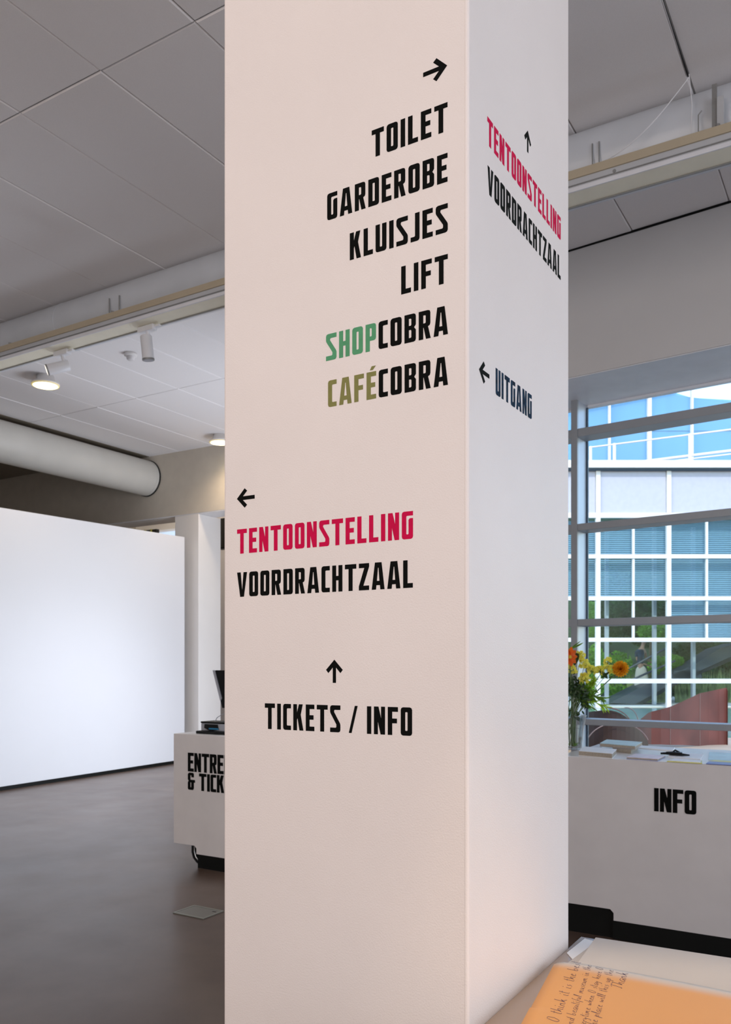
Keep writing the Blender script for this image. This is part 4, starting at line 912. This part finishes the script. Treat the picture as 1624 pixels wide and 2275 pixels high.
# white patch painted for the window's reflection in the glossy table
slab('window_reflection', 'white patch beside the guest book, painted reflection of the window in the table', 'paper', [(-.655, 2.02), (-.60, 1.94), (-.56, 2.12), (-.650, 2.150)], .0012, 'paper', z=TZ_ + .0005)
# the book: pale far page block, near page in painted apricot lamp glow with a soft rounded corner, handwritten
bk = empty('guest_book', (-.38, 1.86, TZ_ + .0005), 'open guest book with a pale page and a handwritten page painted in apricot lamp glow', 'book')
Bz = TZ_ + .002
cov = [(-.530, 1.31), (-.07, 1.24), (-.07, 2.13), (-.616, 2.104), (-.632, 1.885)]
MB().prism([Vector((x, y, Bz)) for x, y in cov], (0, 0, .004)).build('cover', 'page_pale', bk, .001)
far_q = [(-.588, 1.86), (-.07, 1.835), (-.07, 2.125), (-.608, 2.100)]
MB().prism([Vector((x, y, Bz + .0045)) for x, y in far_q], (0, 0, .019)).build('page_block', 'page_pale', bk, .0015)
# near page: grid surface, rounded far left corner, lying on near block
near_q = [(-.535, 1.315), (-.075, 1.25), (-.075, 1.834), (-.585, 1.858)]
MB().prism([Vector((x, y, Bz + .0045)) for x, y in near_q], (0, 0, .0185)).build('page_block', 'page_pale', bk, .0015)
def page_pt(a, b):
    """a 0..1 left to right, b 0..1 near to far, world coordinates of the apricot page"""
    L0 = Vector((-.545, 1.30, 0)).lerp(Vector((-.640, 1.895, 0)), b); R0 = Vector((-.075, 1.23, 0)).lerp(Vector((-.075, 1.875, 0)), b)
    if b > .955: L0.x += (.02 * ((b - .955) / .045) ** 2)
    p = L0.lerp(R0, a); e = min(1, max(0, (.10 - a) / .10)) if b > .5 else 0
    z = Bz + .0245 + .004 * math.sin(math.pi * a) - .004 * e * e
    return Vector((p.x, p.y, z))
na, nb = 24, 48; mb = MB()
mb.add([page_pt(i / na, j / nb) for j in range(nb + 1) for i in range(na + 1)], [(j * (na + 1) + i, j * (na + 1) + i + 1, (j + 1) * (na + 1) + i + 1, (j + 1) * (na + 1) + i) for j in range(nb) for i in range(na)], True)
pg = mb.build('lamplit_page', 'page', bk)
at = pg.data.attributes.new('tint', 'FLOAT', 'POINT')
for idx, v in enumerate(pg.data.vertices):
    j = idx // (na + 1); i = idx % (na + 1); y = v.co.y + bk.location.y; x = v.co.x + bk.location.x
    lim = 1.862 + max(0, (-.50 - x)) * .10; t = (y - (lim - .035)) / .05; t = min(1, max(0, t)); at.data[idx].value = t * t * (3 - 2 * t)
sd = pg.modifiers.new('th', 'SOLIDIFY'); sd.thickness = .0006; sd.offset = -1

# handwriting: simple single-stroke script; unit = x-height
HW = {
 'a': (.85, [[(.75, .8), (.45, 1), (.1, .6), (.15, .1), (.45, 0), (.75, .7), (.72, .1), (.85, 0)]]), 'b': (.8, [[(.15, 2), (.05, .2), (.3, 0), (.7, .4), (.5, .9), (.1, .5)]]),
 'c': (.7, [[(.65, .85), (.4, 1), (.08, .5), (.3, 0), (.7, .15)]]), 'd': (.9, [[(.7, .8), (.3, .95), (.1, .3), (.4, 0), (.75, .6), (.95, 2), (.75, .1), (.9, 0)]]),
 'e': (.7, [[(.1, .5), (.55, .65), (.4, 1), (.1, .6), (.25, .05), (.7, .2)]]), 'f': (.6, [[(.7, 1.9), (.45, 2), (.25, .5), (.1, -.8), (.2, .5), (.6, .8)]]),
 'g': (.8, [[(.7, .8), (.3, 1), (.15, .3), (.5, .1), (.7, .9), (.5, -.7), (.1, -.6), (.8, .2)]]), 'h': (.85, [[(.25, 2), (.05, 0), (.35, .9), (.6, .9), (.6, .1), (.85, .1)]]),
 'i': (.4, [[(.1, .9), (.08, .1), (.35, .1)], [(.2, 1.4), (.24, 1.5)]]), 'j': (.4, [[(.2, .9), (0, -.8), (-.2, -.6)]]), 'k': (.8, [[(.25, 2), (.05, 0), (.25, .7), (.6, 1), (.3, .6), (.7, 0)]]),
 'l': (.45, [[(.1, .2), (.45, 1.8), (.25, 2), (.1, .2), (.4, .1)]]), 'm': (1.2, [[(.05, 0), (.12, .9), (.15, .6), (.4, .95), (.42, .1), (.5, .7), (.8, .95), (.85, .1), (1.2, .1)]]),
 'n': (.85, [[(.05, 0), (.12, .9), (.2, .6), (.5, .95), (.55, .1), (.85, .1)]]), 'o': (.75, [[(.5, .95), (.15, .7), (.2, .05), (.6, .2), (.55, .9), (.75, .8)]]),
 'p': (.8, [[(.15, 1), (-.05, -.9), (.2, .8), (.6, .9), (.6, .2), (.15, .1)]]), 'r': (.6, [[(.05, 0), (.12, .9), (.2, .6), (.6, .95)]]), 's': (.6, [[(.55, .9), (.2, .8), (.5, .3), (.1, 0)]]),
 't': (.55, [[(.3, 1.8), (.15, .1), (.45, .05)], [(0, 1.2), (.55, 1.3)]]), 'u': (.85, [[(.1, .9), (.12, .1), (.5, .2), (.6, .9), (.6, .1), (.85, .1)]]), 'v': (.7, [[(.05, .9), (.3, .05), (.65, 1)]]),
 'w': (1.1, [[(.05, .9), (.2, .05), (.5, .8), (.65, .05), (1.05, .95)]]), 'x': (.7, [[(.1, .9), (.6, 0)], [(.6, .9), (.1, 0)]]), 'y': (.8, [[(.1, .9), (.2, .1), (.6, .9), (.35, -.8), (0, -.6)]]),
 'I': (.9, [[(.2, 1.8), (.7, 2), (.9, 1), (.5, -.1), (.1, .2), (.1, .9), (.3, 1.7)]]), 'E': (.95, [[(.8, 1.8), (.3, 1.9), (.2, 1.1), (.6, 1.0), (.1, .7), (.15, .05), (.8, .2)]]),
 'M': (1.2, [[(.05, 0), (.3, 1.7), (.5, .3), (.9, 1.8), (.95, .1), (1.2, .1)]]), 'T': (.9, [[(.5, 1.9), (.3, 0), (.1, .2)], [(0, 1.7), (.6, 2), (1.1, 1.8)]]), ' ': (.75, []),
}
def write(txt, p0, p1, wd, lab, fade=1):
    """p0, p1: world start and end of the baseline on the page"""
    p0 = Vector((*p0, 0)); p1 = Vector((*p1, 0)); ux = (p1 - p0).normalized(); uy = Vector((-ux.y, ux.x, 0))
    tot = sum(HW[c][0] + .12 for c in txt); sc = (p1 - p0).length / tot; mb = MB(); x = 0; hh = sc * .62
    for ch in txt:
        w, ss = HW[ch]
        for st_ in ss:
            pts = []
            for i in range(len(st_) - 1):
                for q in range(3):
                    t = q / 3; a, b = st_[i], st_[i + 1]; pts.append((a[0] + (b[0] - a[0]) * t, a[1] + (b[1] - a[1]) * t))
            pts.append(st_[-1])
            sm = [pts[0]] + [((pts[i - 1][0] + 2 * pts[i][0] + pts[i + 1][0]) / 4, (pts[i - 1][1] + 2 * pts[i][1] + pts[i + 1][1]) / 4) for i in range(1, len(pts) - 1)] + [pts[-1]]
            P = []
            for a, b in sm:
                q = p0 + ux * (x + a + b * .18) * sc + uy * b * hh
                bb = (q.y - 1.30) / .60; ll = Vector((-.545, 1.30, 0)).lerp(Vector((-.640, 1.895, 0)), bb).x; aa = (q.x - ll) / (-.075 - ll)
                q.z = page_pt(aa, bb).z + .0005; P.append(q)
            mb.tube(P, wd, 4, False)
        x += w + .12
    o = mb.build('handwriting', 'ink', bk); o['label'] = lab; o['kind'] = 'stuff'
# baselines run away from the viewer
write('I think it is the best', (-.520, 1.555), (-.582, 1.900), .00034, 'handwritten line I think it is the best')
write('and beautiful museum in the', (-.491, 1.545), (-.555, 1.890), .00028, 'handwritten line and beautiful museum in the')
write('Everytime when I stay here I', (-.468, 1.545), (-.528, 1.885), .00028, 'handwritten line Everytime when I stay here I')
write('the place will this up the', (-.452, 1.565), (-.504, 1.882), .00028, 'handwritten line the place will this up the')
write('Thank', (-.460, 1.780), (-.472, 1.880), .00034, 'handwritten word Thank')
# reading lamp light over the guest book table (a small ceiling spot of the room, behind the viewer)
light('table_spot', 'SPOT', (.6, .9, 4.6), 215, (1, .74, .46), target=(-.2, 1.45, .9), spot=R(22), blend=.5, radius=.05)
